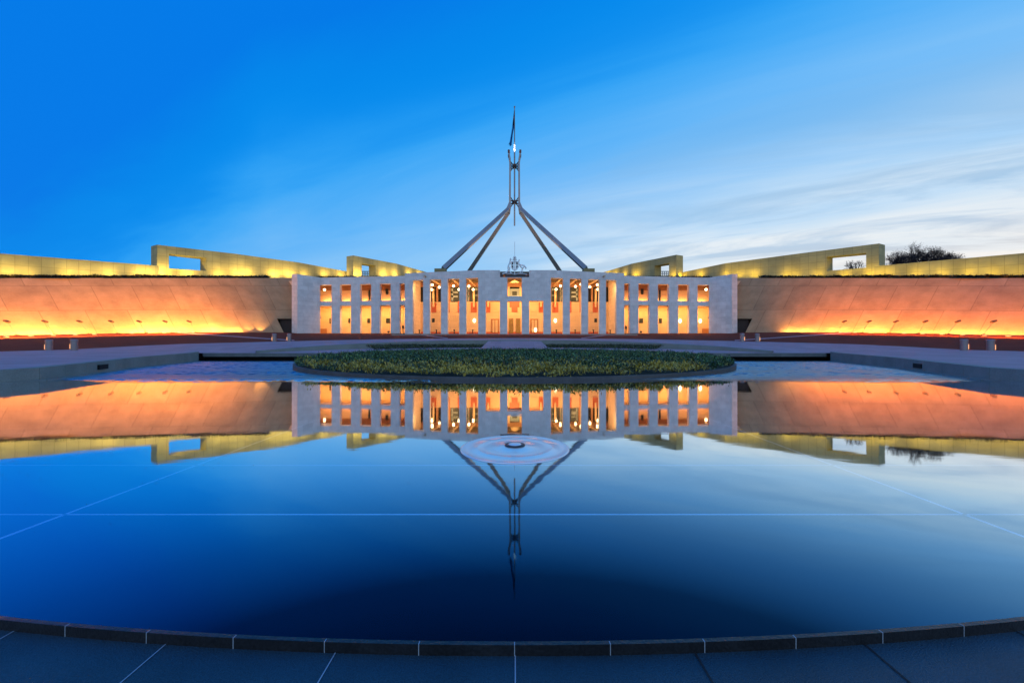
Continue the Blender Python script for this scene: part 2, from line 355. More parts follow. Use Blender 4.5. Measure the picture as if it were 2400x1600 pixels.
# crescent retaining wall
bm = bmesh.new(); prev = None
for a in np.linspace(-a_end, a_end, 61):
    x, y = cres(a); zt = B(y); zb = A(y)-.1
    x2, y2 = x*1.012, y+.35
    ring = [bm.verts.new((x, y, zb)), bm.verts.new((x, y, zt+.03)), bm.verts.new((x2, y2, zt+.06)), bm.verts.new((x2, y2, zb))]
    if prev:
        for i in range(4): bm.faces.new((prev[i], ring[i], ring[(i+1) % 4], prev[(i+1) % 4]))
    prev = ring
tag(obj('retaining_wall', bm, M_coping), 'low curved grey retaining wall behind the round planted bed', 'wall')
# centre ramp from the ring path up to the plaza
bm = bmesh.new(); rows = []
for t in np.linspace(0, 1, 7):
    Y = lerp(56.2, 61.0, t); w = lerp(4.75, 3.8, t); z = lerp(A(56.2)+.02, B(61)+.03, t)
    rows.append([bm.verts.new((-w, Y, z)), bm.verts.new((w, Y, z))])
for a, b in zip(rows, rows[1:]): bm.faces.new((a[0], a[1], b[1], b[0]))
e = bmesh.ops.extrude_face_region(bm, geom=bm.faces[:])
for v in [g for g in e['geom'] if isinstance(g, bmesh.types.BMVert)]: v.co.z -= .9
tag(obj('centre_path', bm, M_paving), kind='structure')
# pale paths crossing the gravel
def gpath(name, x0, t0, x1, t1, w, s):
    bm = bmesh.new(); pr = None
    for k in range(41):
        u = k/40; x = lerp(x0, x1, u); t = lerp(t0, t1, u)
        ring = [bm.verts.new(gravel_pt(x, min(1, t+w/2), s, .03)), bm.verts.new(gravel_pt(x, max(0, t-w/2), s, .03))]
        if pr: bm.faces.new((pr[0], pr[1], ring[1], ring[0]))
        pr = ring
    tag(obj(name, bm, M_paving), kind='structure')
for s in (-1, 1):
    gpath('gravel_path', 418, .96, 690, .05, .09, s)
    gpath('gravel_path', 960, .97, 1050, .02, .14, s)

# near paving around the viewer
pc = (0.0, 26.7); PR = 24.415
bm = bmesh.new()
for k in range(-8, 9):
    pass
pts = []
box(bm, (0, -2.0, -.057-.02), (30, 14, .04)); 
tag(obj('near_pavement', bm, M_nearpave), kind='structure')
def strip(name, a, b, w, z, m):
    bm = bmesh.new(); a = Vector(a); b = Vector(b); d = (b-a).normalized(); nn = Vector((-d.y, d.x))*w/2
    vs = [bm.verts.new((*(p+q), z)) for p, q in ((a, -nn), (b, -nn), (b, nn), (a, nn))]
    bm.faces.new(vs); return tag(obj(name, bm, m), kind='structure')
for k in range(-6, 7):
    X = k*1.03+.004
    strip('pavement_joint', (X, -1), (X, 2.6+abs(X)**2/50), .007 if k <= 0 else .012, -.053, M_jointpale if k <= 0 else M_jointdark)  # same joints throughout; gleam on the left, dullness on the right put into colour

# ------------------------------------------------------------------ pool
arc = []
for k in range(0, 61):
    a = lerp(-R(66), R(66), k/60); arc.append((PR*math.sin(a), pc[1]-PR*math.cos(a)))
def pool_outline(inset=0):
    o = [(x, y) for x, y in arc]
    o += [(-x, y) for x, y in pool_l[1:]]+[(35.6, 46.9), (-35.6, 46.9)]+[(x, y) for x, y in pool_l[1:]][::-1]
    return o
for nm, z, m in (('pool_floor', -.045, M_poolfloor), ('water', 0.0, M_water)):
    bm = bmesh.new(); vs = [bm.verts.new((x, y, z)) for x, y in [(-25.6, 18.5)]+arc+[(25.6, 18.5)]]
    f = bm.faces.new(vs); bmesh.ops.triangulate(bm, faces=[f]); o = obj(nm, bm, m)
    if o.data.polygons[0].normal.z < 0: o.data.flip_normals()
    tag(o, kind='structure')
strip_bm = bmesh.new(); strip_bm.faces.new([strip_bm.verts.new(v) for v in ((-37, 18.5, -.15), (37, 18.5, -.15), (37, 47, -.15), (-37, 47, -.15))]); tag(obj('far_pool_floor', strip_bm, M_poolfloor), kind='structure')
# wind-ruffled far part of the same water
nx, ny = 460, 620
gx_ = np.linspace(-37, 37, nx); gy_ = 18.5+(46.8-18.5)*np.linspace(0, 1, ny)**1.15
XX, YY = np.meshgrid(gx_, gy_)
ZZ = np.zeros_like(XX)
for k in range(26):
    lam = rng.uniform(.26, .6); th = rng.normal(np.pi/2, .42); ph = rng.uniform(0, 6.28)
    ZZ += .0095*lam*np.sin(2*np.pi/lam*(XX*np.cos(th)+YY*np.sin(th))+ph)
edge = 18.9+.55*np.sin(XX*.21+1)+.35*np.sin(XX*.53+YY*.4)
patch = .62+.38*np.sin(YY*1.1+1.6*np.sin(XX*.13+.5)+.8*np.sin(XX*.31))
ZZ *= np.clip((YY-edge)/1.3, 0, 1)*np.clip(patch+(YY-22)*.06, .12, 1)
co_ = np.stack([XX, YY, ZZ], -1).reshape(-1, 3)
ii = (np.arange(ny-1)[:, None]*nx+np.arange(nx-1)[None, :]).reshape(-1)
qd = np.stack([ii, ii+1, ii+nx+1, ii+nx], 1).astype(np.int32)
bm = bmesh.new(); bm.from_mesh(bpy.data.objects['water'].data)
me = bpy.data.meshes.new('far_water'); me.vertices.add(len(co_)); me.vertices.foreach_set('co', co_.reshape(-1))
me.loops.add(len(qd)*4); me.loops.foreach_set('vertex_index', qd.reshape(-1)); me.polygons.add(len(qd))
me.polygons.foreach_set('loop_start', np.arange(0, len(qd)*4, 4, dtype=np.int32)); me.polygons.foreach_set('loop_total', np.full(len(qd), 4, dtype=np.int32))
me.update(calc_edges=True); bm.from_mesh(me); bm.to_mesh(bpy.data.objects['water'].data); bm.free()
for p in bpy.data.objects['water'].data.polygons: p.use_smooth = True
def inlay(a, b, w=.02): strip('pool_joint', a, b, w, -.003, M_poolline)
def chord(y): return math.sqrt(max(0, PR**2-(pc[1]-y)**2))-.05
for y, w in ((4.035, .028), (5.70, .030), (7.8, .014), (10.7, .02), (13.2, .02)):
    c = chord(y); inlay((-c, y), (c, y), w)
for X in (-4.56, 4.56):
    inlay((X, pc[1]-math.sqrt(PR**2-X*X)+.05), (X, 18.4), .042)
# rim blocks
rim = thing('pool_rim', 'thin curved rim of dark stone blocks along the near edge of the pool', 'pool edge', (0, pc[1]-PR, 0))
def arcblock(a0, a1, r0, r1, z0, z1, seg=3, bev=.004):
    bm = bmesh.new(); ins = []
    for k in range(seg+1):
        a = lerp(a0, a1, k/seg)
        ins.append([bm.verts.new((r*math.sin(a)-0, pc[1]-r*math.cos(a)-(pc[1]-PR), z)) for r, z in ((r0, z0), (r0, z1), (r1, z1), (r1, z0))])
    for p, q in zip(ins, ins[1:]):
        for i in range(4): bm.faces.new((p[i], q[i], q[(i+1) % 4], p[(i+1) % 4]))
    bm.faces.new(ins[0]); bm.faces.new(ins[-1][::-1])
    bmesh.ops.bevel(bm, geom=[e for e in bm.edges if e.is_manifold and e.calc_face_angle(0) > 1], offset=bev, segments=2, affect='EDGES')
    return bm
da = .545/PR
for k in range(-15, 15):
    obj('rim_block', arcblock(k*da+.00011, (k+1)*da-.00011, PR-.003, PR+.026, -.078, .006), M_rim, rim)
    if True:
        bm = bmesh.new(); a = k*da
        obj('block_joint', arcblock(a-.00009, a+.00009, PR+.001, PR+.0272, -.074, .0068, 1, .0002), M_jointpale, rim)
obj('rim_end', arcblock(-R(66), -15*da-.0002, PR-.003, PR+.026, -.078, .006, 20), M_rim, rim)
obj('rim_end', arcblock(15*da+.0002, R(66), PR-.003, PR+.026, -.078, .006, 20), M_rim, rim)

# coping walls left and right
for s in (-1, 1):
    w = thing('coping_wall', ('pale grey-green slab wall between the pool and the paving on the left side' if s < 0 else 'dark shaded slab wall between the pool and the paving on the right side'), 'wall', (29*s, 30, 0), 'slab walls along the sides of the pool')
    line = [(-24.6, 5), (-24.2, 12)]+pool_l[:-1]+[(-35.4, 44.6)]
    # resample every ~2.1 m
    acc = [Vector(line[0])]; pts2 = []
    for a, b in zip(line, line[1:]):
        a = Vector(a); b = Vector(b); nseg = max(1, round((b-a).length/2.3))
        for k in range(nseg): pts2.append((a.lerp(b, k/nseg), a.lerp(b, (k+1)/nseg)))
    for a, b in pts2:
        d = (b-a).normalized(); nrm = Vector((-d.y, d.x))
        if nrm.x > 0: nrm = -nrm
        a2 = a+d*.012; b2 = b-d*.012
        bm = bmesh.new()
        q = [a2-nrm*.02, b2-nrm*.02, b2+nrm*.55, a2+nrm*.55]
        poly_prism(bm, [(-s*p.x-(29*s), p.y-30) for p in q], -.1, [B(a.y)+.02, B(b.y)+.02, B(b.y)+.02, B(a.y)+.02])
        bmesh.ops.bevel(bm, geom=bm.edges[:], offset=.012, segments=1, affect='EDGES')
        obj('slab', bm, M_coping, w)
        bm = bmesh.new(); q = [a-nrm*.30, b-nrm*.30, b-nrm*.03, a-nrm*.03]
        poly_prism(bm, [(-s*p.x-(29*s), p.y-30) for p in q], -.04, .05)
        obj('ledge', bm, M_coping, w)
    bm = bmesh.new(); a, b = Vector(pool_l[2]), Vector(pool_l[3]); d = (b-a).normalized(); nrm = Vector((-d.y, d.x)); nrm = -nrm if nrm.x > 0 else nrm
    c0 = a.lerp(b, -.05 if s < 0 else .2)-nrm*.03
    q = [c0-nrm*.05-d*.75, c0-nrm*.05+d*.75, c0+nrm*.1+d*.75, c0+nrm*.1-d*.75]
    poly_prism(bm, [(-s*p.x-(29*s), p.y-30) for p in q], .22, .52)
    obj('water_outlet', bm, M_black, w)
# far edge slab with a dark gap under it
w = thing('edge_slab', 'dark overhanging slab along the far edge of the pool with a black gap below', 'slab', (0, 45.3, 0))
for s in (-1, 1):
    xs = np.linspace(12, 35.5, 10)
    for x0, x1 in zip(xs, xs[1:]):
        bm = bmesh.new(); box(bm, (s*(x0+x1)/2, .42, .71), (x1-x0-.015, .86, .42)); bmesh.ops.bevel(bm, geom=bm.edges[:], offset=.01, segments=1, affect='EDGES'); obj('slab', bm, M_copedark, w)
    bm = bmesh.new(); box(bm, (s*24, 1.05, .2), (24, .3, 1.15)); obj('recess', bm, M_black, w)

# ------------------------------------------------------------------ planted bed
BC = (0, 38.2); BR = 18.6
def bedz(Y): return .16+(Y-19.6)*.0212
bed = thing('round_bed', 'large tilted round planter standing in the pool, full of low dark green shrubs', 'planter', (0, 38.2, 0))
bm = bmesh.new(); prev = None; first = None
for k in range(160):
    a = 2*math.pi*k/160; ring = []
    for r, dz in ((BR, -9), (BR, 0.0), (BR-.22, 0.0), (BR-.22, -.08)):
        y = BC[1]+r*math.sin(a); z = bedz(BC[1]+BR*math.sin(a))+dz if dz > -5 else -.05
        ring.append(bm.verts.new((r*math.cos(a), r*math.sin(a), z)))
    if prev:
        for i in range(3): bm.faces.new((prev[i], ring[i], ring[i+1], prev[i+1]))
    else: first = ring
    prev = ring
for i in range(3): bm.faces.new((prev[i], first[i], first[i+1], prev[i+1]))
obj('rim', bm, M_plrim, bed)
for k in range(0, 44):           # rim joints
    pass
bm = bmesh.new(); vs = [bm.verts.new((18.4*math.cos(a), 18.4*math.sin(a), bedz(BC[1]+18.4*math.sin(a))-.06)) for a in np.linspace(0, 2*math.pi, 96, endpoint=False)]
bm.faces.new(vs); obj('soil', bm, M_soil, bed)

def leaves(name, pts, normals_up, lw, ll, m, parent=None, spread=1.0, kind='stuff'):
    n = len(pts); th = rng.uniform(0, 2*np.pi, n); el = rng.uniform(.15, 1.25, n)*spread
    d = np.stack([np.cos(th)*np.cos(el), np.sin(th)*np.cos(el), np.sin(el)], 1)
    sd = np.stack([-np.sin(th), np.cos(th), rng.uniform(-.5, .5, n)], 1)
    L_ = rng.uniform(.6, 1.25, n)[:, None]*ll; W_ = rng.uniform(.6, 1.2, n)[:, None]*lw
    v = np.empty((n, 4, 3)); v[:, 0] = pts; v[:, 1] = pts+d*L_*.55+sd*W_*.5; v[:, 2] = pts+d*L_; v[:, 3] = pts+d*L_*.55-sd*W_*.5
    me = bpy.data.meshes.new(name); me.vertices.add(n*4); me.vertices.foreach_set('co', v.reshape(-1))
    me.loops.add(n*4); me.loops.foreach_set('vertex_index', np.arange(n*4, dtype=np.int32))
    me.polygons.add(n); me.polygons.foreach_set('loop_start', np.arange(0, n*4, 4, dtype=np.int32)); me.polygons.foreach_set('loop_total', np.full(n, 4, dtype=np.int32))
    me.update(calc_edges=True); me.materials.append(m)
    o = bpy.data.objects.new(name, me); C.objects.link(o)
    if parent: o.parent = parent
    if kind: o['kind'] = kind
    return o
def snoise(x, y):
    return (np.sin(x*1.9+1.3*np.sin(y*1.3))+np.sin(y*2.3+x*.7+2)+np.sin(x*4.1-y*3.3)*.6)/2.6
n = 190000
r = np.sqrt(rng.uniform(0, 1, n))*18.45; a = rng.uniform(0, 2*np.pi, n)
# more leaves on the part that shows large
x = r*np.cos(a); y = r*np.sin(a)+38.2
gap = np.sin(x*3.1+2*np.sin(y*1.7))+np.sin(y*3.7+1.7*np.sin(x*2.3)); keep = (gap > -1.25+rng.normal(0, .35, n)) & (rng.uniform(0, 1, n) < np.clip(1.25-(y-19.6)/37*.85, .3, 1)); x, y, r = x[keep], y[keep], r[keep]
gap = gap[keep]; h = bedz(y)+.06+.12*snoise(x, y)+.06*gap+rng.uniform(-.05, .20, len(x))**1.0*np.where(rng.uniform(0, 1, len(x)) < .06, 2.0, 1)+.10*np.clip((18.45-r)/1.0, 0, 1)
tag(leaves('ground_cover', np.stack([x, y, h], 1), None, .085, .20, M_leaf), 'low dark green shrubs with yellow-green tips filling the round bed', 'shrubs')
# grass on the bank of the crescent
n = 14000; a = rng.uniform(-.80, .80, n); t = rng.uniform(0, 1, n); 
gx = (19.9+1.9*t)*np.sin(a)*1.28; gy = 38.2+(19.9+1.9*t)*np.cos(a); ok = np.abs(gx) > 4.7; gx, gy, t = gx[ok], gy[ok], t[ok]
gz = A(57)+.0+t*.42+rng.uniform(-.05, .05, len(t))-(56-np.minimum(gy, 56))*.05
tag(leaves('bank_grass', np.stack([gx, gy, gz], 1), None, .08, .28, M_grass, spread=1.1), 'strip of olive grass between the round bed and the low curved wall', 'grass')

# ------------------------------------------------------------------ building
bld = thing('parliament_building', 'long white stone building with an open pillared front glowing orange inside', 'building', (0, 72, 3.9))
BO = Vector((0, 72, 3.9))
def bpart(name, bm, m, label=None, parent=None):
    for v in bm.verts: v.co -= BO
    o = obj(name, bm, m, parent or bld)
    if label: o['label'] = label
    return o
ZB, ZT = 3.82, 15.05
def port(px):                       # plan point on the portico front for a photo column
    t = (px-CX)/F
    Y = 70.0 if abs(t)*70 <= 6.4 else (70-1.40)/(1-.219*abs(t))
    return Vector((t*Y, Y))
def wing(px):
    t = (px-CX)/F; u = (abs(px-CX)-257)/(456-257); Y = lerp(75, 77, u); return Vector((t*Y, Y))
def zat(y, Y): return CH+(HZ-y)*Y/F
def seg(fn, xa, xb, z0, z1, dep, m, name, back=0, label=None, zt2=None):
    a, b = fn(xa), fn(xb)
    bm = bmesh.new()
    poly_prism(bm, [(a.x, a.y+back), (b.x, b.y+back), (b.x, b.y+back+dep), (a.x, a.y+back+dep)], z0, z1 if zt2 is None else [z1, zt2, zt2, z1])
    return bpart(name, bm, m, label)
# portico piers (photo columns), both halves
for s in (-1, 1):
    S_ = lambda px: side(px, s)
    for xa, xb in ((949, 967.5), (991.6, 1007.2), (1033.5, 1049.2), (1076.3, 1092.4), (1120.7, 1138.2), (1171.7, 1189)):
        seg(port, S_(xa), S_(xb), ZB-.4, zat(704.6, 70) if 1100 < xa < 1130 else zat(653, 71), 1.1, M_marble, 'pier')
    # lintel over the tall openings
    for xa, xb in ((949, 991.6), (991.6, 1033.5), (1033.5, 1076.3), (1076.3, 1120.7)):
        seg(port, S_(xa), S_(xb), zat(653, 71), ZT, 1.1, M_marble, 'lintel')
    # block beside the centre: solid from low opening head up to the top
    seg(port, S_(1120.7), S_(1171.7), zat(704.6, 70), zat(653, 71), 1.1, M_marble, 'wall_block', back=.0)
    seg(port, S_(1120.7), S_(1171.7), zat(653, 71), ZT, 1.1, M_marble, 'lintel')
    seg(port, S_(1171.7), S_(1189), zat(653, 71), zat(649.5, 70), 1.1, M_marble, 'lintel')
seg(port, 1189, 1223, zat(705.5, 70), zat(694, 70), 1.1, M_marble, 'balcony_front')
seg(port, 1189, 1223, zat(653, 71), zat(649.5, 70), 1.1, M_marble, 'lintel')
# portico returns, end walls
for s in (-1, 1):
    a = port(side(949, s)); b = port(side(967, s))
    bm = bmesh.new(); poly_prism(bm, [(a.x, a.y+1.1), (b.x, b.y+1.1), (b.x*1.0, 79), (a.x, 79)], ZB-.4, ZT-.02); bpart('side_wall', bm, M_marble_pink)
# porch roof, ceiling, floor
bm = bmesh.new(); poly_prism(bm, [(-6.4, 70.9), (6.4, 70.9), (19.3, 73.75), (19.3, 80.7), (-19.3, 80.7), (-19.3, 73.75)], 14.47, 14.97); bpart('roof', bm, M_ceiling)
bm = bmesh.new(); box(bm, (0, 74.8, 3.66), (43, 10.4, .36)); bpart('floor', bm, M_floor)
# back wall: layers by height
YB = 79.0
def backpanel(xa, xb, ya, yb, m, name, Y=YB, dep=.3, prox=0.0):
    a = (xa-CX)/F*Y; b = (xb-CX)/F*Y
    bm = bmesh.new(); box(bm, ((a+b)/2, Y+dep/2-prox, (zat(ya, Y)+zat(yb, Y))/2), (abs(b-a), dep, abs(zat(ya, Y)-zat(yb, Y)))); return bpart(name, bm, m)
backpanel(975, 1437, 732, 790, M_timber, 'back_wall')
backpanel(975, 1437, 707.5, 731.7, M_timber, 'frieze_panel')
backpanel(975, 1437, 662, 672.5, M_brown, 'upper_wall')
backpanel(975, 1437, 640, 661.8, M_ceiling, 'upper_wall')
backpanel(975, 1437, 777.5, 786, M_redpanel, 'skirting', prox=.06, dep=.05)
for s in (-1, 1):
    for xa, xb, m in ((980, 1006, M_black), (1006, 1022, M_black), (1022, 1027, M_brown), (1027, 1051, M_black), (1051, 1056, M_brown), (1056, 1074, M_glass), (1074, 1096, M_glass), (1096, 1100, M_brown), (1100, 1120, M_glass), (1120, 1190, M_brown)):
        a, b = side(xa, s), side(xb, s)
        backpanel(min(a, b), max(a, b), 672.7, 707.3, m, 'window_pane' if m in (M_glass, M_black) else 'window_frame')
    for xa, xb, ya, yb in ((1058, 1073, 683, 687), (1058, 1073, 693, 697), (1058, 1062, 676, 705), (1092, 1100, 680, 684), (1092, 1100, 692, 696), (1096, 1099, 674, 706), (1112, 1119, 676, 681), (1112, 1119, 690, 694)):
        a, b = side(xa, s), side(xb, s); backpanel(min(a, b), max(a, b), ya, yb, M_bluebar, 'glazing_bar', prox=.08, dep=.06)
    for xc in (1015.8, 1110.5, 1144, 1062):
        x_ = side(xc, s)
        hw = 7 if xc < 1130 else 5
        if xc != 1062:
            backpanel(x_-hw, x_+hw, 709, 732, M_redpanel, 'red_panel', prox=.10, dep=.08)
            X = (x_-CX)/F*(YB-.7)
            bm = bmesh.new(); bar(bm, (X, YB-.7, zat(720, YB)), (X, YB-.7, zat(678, YB)), .20, .20, 16); bpart('column', bm, M_timber)
        else:
            for q in (1051.5, 1075): backpanel(side(q, s)-2, side(q, s)+2, 706, 732, M_redpanel, 'red_panel', prox=.10, dep=.08)
    # diagonal roof beams
    for xa, xb in ((995, 1034), (1050, 1078), (1092, 1112)):
        p0 = P(side(xa, s), 653, 71.8); p1 = P(side(xb, s), 668, 77)
        bm = bmesh.new(); bar(bm, (p0[0], 71.6, 14.35), (p1[0], 78.6, 13.55), .17, .17, 6); bpart('roof_beam', bm, M_timber)
    # dark window and wall sconce
    backpanel(side(1016, s)-3, side(1016, s)+3, 746, 755, M_glass, 'small_window', prox=.05, dep=.06)
    # side doorway bay
    x0 = side(1160, s)
    backpanel(x0-9.5, x0+9.5, 747, 779, M_brown, 'doorway', prox=.06, dep=.05)
    backpanel(x0-5.5, x0+6.5, 750, 779, M_timber, 'door', prox=.12, dep=.05)
    backpanel(x0-.8, x0+.8, 750, 779, M_brown, 'door_frame', prox=.2, dep=.06)
backpanel(1194.5, 1217.5, 706, 720, M_redpanel, 'red_panel', prox=.10, dep=.08)
backpanel(1199, 1213, 720, 731, M_redpanel, 'red_panel', prox=.10, dep=.08)
backpanel(1195, 1217, 676, 695, M_bluebar, 'centre_window', prox=.1, dep=.06)
backpanel(1200.5, 1211.5, 683, 692, M_glass, 'window_pane', prox=.2, dep=.06)
backpanel(1190, 1194.5, 672, 697, M_timber, 'window_frame', prox=.1, dep=.08)
backpanel(1217.5, 1222, 672, 697, M_timber, 'window_frame', prox=.1, dep=.08)
# small gable under the centre ceiling
bm = bmesh.new(); Yg = 74.0
g0, g1, g2 = P(1195, 662, Yg), P(1217, 662, Yg), P(1206, 655, Yg)
vs = [bm.verts.new(v) for v in (g0, g1, g2)]; f = bm.faces.new(vs); e = bmesh.ops.extrude_face_region(bm, geom=[f])
for v in [g for g in e['geom'] if isinstance(g, bmesh.types.BMVert)]: v.co.y += .3
bpart('gable', bm, M_timber)
# main doors
for k in (-1, 1):
    xc = CX+k*8.2
    backpanel(xc-5.5, xc+5.5, 746, 780, M_brown, 'door_frame', prox=.06, dep=.05)
    d_ = backpanel(xc-4.2, xc+4.2, 749, 780, mat('brass_door', (.35, .24, .06), .35, .3, 3, .1, 10, metal=.6), 'door', prox=.14, dep=.05)
    backpanel(xc-.5, xc+.5, 749, 780, M_brown, 'door_rail', prox=.2, dep=.04)
    backpanel(xc-4.2, xc+4.2, 760, 761.2, M_brown, 'door_rail', prox=.2, dep=.04)

# wings
for s in (-1, 1):
    S_ = lambda px: side(px, s)
    z_h1, z_s, z_l, z_b = zat(666, 76), zat(705, 76), zat(715.6, 76), 3.75
    for xa, xb in ((777, 796.8), (822.5, 844), (869.8, 890.3), (915.6, 936.6), (948.8, 962)):
        seg(wing, S_(xa), S_(xb), z_b, ZT-.12, .9, M_marble, 'pier')
    for xa, xb in ((750.5, 777), (796.8, 822.5), (844, 869.8), (890.3, 915.6), (936.6, 948.8)):
        seg(wing, S_(xa), S_(xb), z_h1, ZT-.12, .9, M_marble, 'lintel')
        seg(wing, S_(xa), S_(xb), z_l, z_s, .9, M_marble, 'spandrel', back=.06)
    # projecting end wall
    f1, f2, f3 = P(S_(684), 0, 74), P(S_(697), 0, 74), P(S_(750.5), 0, 77)
    bm = bmesh.new(); poly_prism(bm, [(f1[0], 74), (f2[0], 74), (f3[0], 77), (f3[0]+s*2.3, 78), (f3[0]+s*2.3, 81.5), (f1[0], 81.5)], z_b, [15.08, 15.08, 14.95, 14.95, 14.95, 15.0])
    bpart('end_wall', bm, M_marble)
    bm = bmesh.new(); poly_prism(bm, [(f1[0], 73.98), (f2[0], 73.98), (f2[0], 73.995), (f1[0], 73.995)], z_b, 15.075); bpart('end_wall_face', bm, M_marble_pink)
    # bracket lamp box on the outer side
    bk = [P(S_(678), 0, 76), P(S_(685), 0, 76)]
    bm = bmesh.new(); vz = [(P(S_(676), 658.5, 76)), P(S_(685), 658.5, 76), P(S_(685), 671, 76)]
    vs = [bm.verts.new(v) for v in vz]; f = bm.faces.new(vs); e = bmesh.ops.extrude_face_region(bm, geom=[f])
    for v in [g for g in e['geom'] if isinstance(g, bmesh.types.BMVert)]: v.co.y += .6
    bpart('bracket', bm, M_timber)
    # back wall of wing, floor between storeys, ceiling
    Yw = 81.0
    xa, xb = S_(735), S_(968)
    X0, X1 = (xa-CX)/F*Yw, (xb-CX)/F*Yw
    bm = bmesh.new(); box(bm, ((X0+X1)/2, Yw+.15, (3.6+zat(713, 79))/2), (abs(X1-X0), .3, zat(713, 79)-3.6)); bpart('back_wall', bm, M_timber)
    bm = bmesh.new(); box(bm, ((X0+X1)/2, Yw+.15, (zat(713, 79)+14.5)/2+.01), (abs(X1-X0), .3, 14.5-zat(713, 79)-.02)); bpart('upper_wall', bm, M_timber)
    bm = bmesh.new(); box(bm, ((X0+X1)/2, 79.45, (z_l+z_s)/2), (abs(X1-X0), 3.0, z_s-z_l-.1)); bpart('upper_floor', bm, M_timber)
    bm = bmesh.new(); box(bm, ((X0+X1)/2, 79.4, 14.35), (abs(X1-X0), 3.1, .3)); bpart('ceiling', bm, M_ceiling)
    bm = bmesh.new(); box(bm, ((X0+X1)/2, 79.0, 3.70), (abs(X1-X0)+3, 4.0, .3)); bpart('floor', bm, M_floor)
    for xw, ya, yb, hw in ((774, 746, 758, 1.8), (819, 746, 757, 2.2), (864.5, 746, 757, 3.4), (909.5, 746, 757, 4.6), (907, 677, 690, 3.0), (866, 680, 706, 2.2), (759, 770, 782, 7.5)):
        if s > 0 and xw in (774, 819): continue
        m_ = M_brown if xw == 759 else M_glass
        backpanel(S_(xw)-hw, S_(xw)+hw, ya, yb, m_, 'small_window' if m_ == M_glass else 'bench', Y=Yw, prox=.08, dep=.06)
    # wall above upper window darker band
    backpanel(min(xa, xb), max(xa, xb), 664, 681, M_brown, 'timber_band', Y=Yw, prox=.04, dep=.03)
    # solid roof between wing and hill
    bm = bmesh.new(); box(bm, ((X0+X1)/2, 79.3, 14.7), (abs(X1-X0)+1, 3.2, .3)); bpart('roof', bm, M_ceiling)
    # lights under the upper floor and on the upper storey
    for k, xc in enumerate((763, 809, 857, 903, 945)):
        X = (S_(xc)-CX)/F*78.6
        alight((X, 78.2, z_l-.12), (X, 80.2, 4.5), 2.6, .4, 330, (1, .46, .12), 'ceiling_lamp_light', long_axis=(1, 0, 0))
        alight((X, 80.6, z_s+.06), (X, 80.9, 12), 3.2, .15, 200, (1, .42, .12), 'floor_lamp_light', long_axis=(1, 0, 0))
# globes under the porch ceiling: each one a lamp of its own
gi = 0
gl = [(1013, 667.5, 74), (1029.5, 673, 75), (1012, 678.5, 76.5), (1063, 670, 74.5), (1075.5, 678.3, 76.5), (1099, 670.5, 74.5), (1109, 678.3, 76.5),
      (1303.5, 678, 76.5), (1313.5, 670, 74.5), (1349, 671.3, 74.5), (1361.5, 666.3, 74), (1382.5, 672.3, 75), (1400, 667.3, 74), (1401, 678, 76.5)]
bay = ['the bay second from the left end of the porch', 'the bay third from the left end of the porch', 'the bay fourth from the left end of the porch']
order = ['upper left', 'right', 'lower left']
glab = ['upper left round lamp in the second tall bay from the porch left end', 'right hand round lamp in the second tall bay from the porch left end',
        'lower round lamp in the second tall bay from the porch left end', 'faint round lamp high in the third tall bay from the porch left end',
        'round lamp at the right edge of the third tall bay from the left end', 'upper round lamp in the fourth tall bay from the porch left end',
        'lower round lamp before the column in the fourth tall bay from left', 'lower round lamp before the column in the first tall bay right of centre',
        'upper round lamp in the first tall bay right of the centre', 'round lamp in the middle of the second tall bay right of centre',
        'round lamp at the upper right of the second tall bay right of centre', 'round lamp at the left edge of the third tall bay right of centre',
        'upper round lamp in the third tall bay right of the centre', 'lower round lamp in the third tall bay right of the centre']
def globe(x, y, Y, label, r=.23, power=90, top=14.4):
    p = Vector(P(x, y, Y)); t = thing('globe_lamp', label, 'lamp', p, 'glowing round lamps in the building')
    bm = bmesh.new(); ball(bm, (0, 0, 0), r, 14); obj('globe', bm, M_globe, t, True)
    bm = bmesh.new(); bar(bm, (0, 0, r*.9), (0, 0, top-p.z), .025, .025, 6); obj('rod', bm, M_darksteel, t)
for (x, y, Y), lb in zip(gl, glab): globe(x, y, Y, lb)
globe(760.6, 679, 79, 'round lamp in the upper window nearest the left end wall', .24); globe(799, 679, 79, 'round lamp in the second upper window from the left end wall', .2)
globe(1190+1785/4.2, 678, 79, 'round lamp in the second upper window from the right end wall', .2); globe(1190+1952/4.2, 678.5, 79, 'round lamp in the upper window nearest the right end wall', .26)
for x, y, Y, lb in ((1111.6, 751, 78.85, 'oval white wall lamp in the tall bay left of the centre'), (1301.6, 751, 78.85, 'oval white wall lamp in the tall bay right of the centre'), (1255, 773, 78.6, 'bright low wall lamp by the right side door'), (1594, 752, 80.8, 'white wall lamp in the second ground bay from the right end'), (1641.5, 752, 80.8, 'faint white wall lamp in the ground bay nearest the right end')):
    p = Vector(P(x, y, Y)); t = thing('wall_lamp', lb, 'lamp', p, 'white wall lamps in the porch')
    bm = bmesh.new(); ball(bm, (0, 0, 0), .24, 12); bmesh.ops.scale(bm, vec=(1, .5, 1.55), verts=bm.verts); obj('shade', bm, M_sconce, t, True)
    bm = bmesh.new(); box(bm, (0, .14, 0), (.2, .1, .5)); obj('back_plate', bm, M_brown, t)
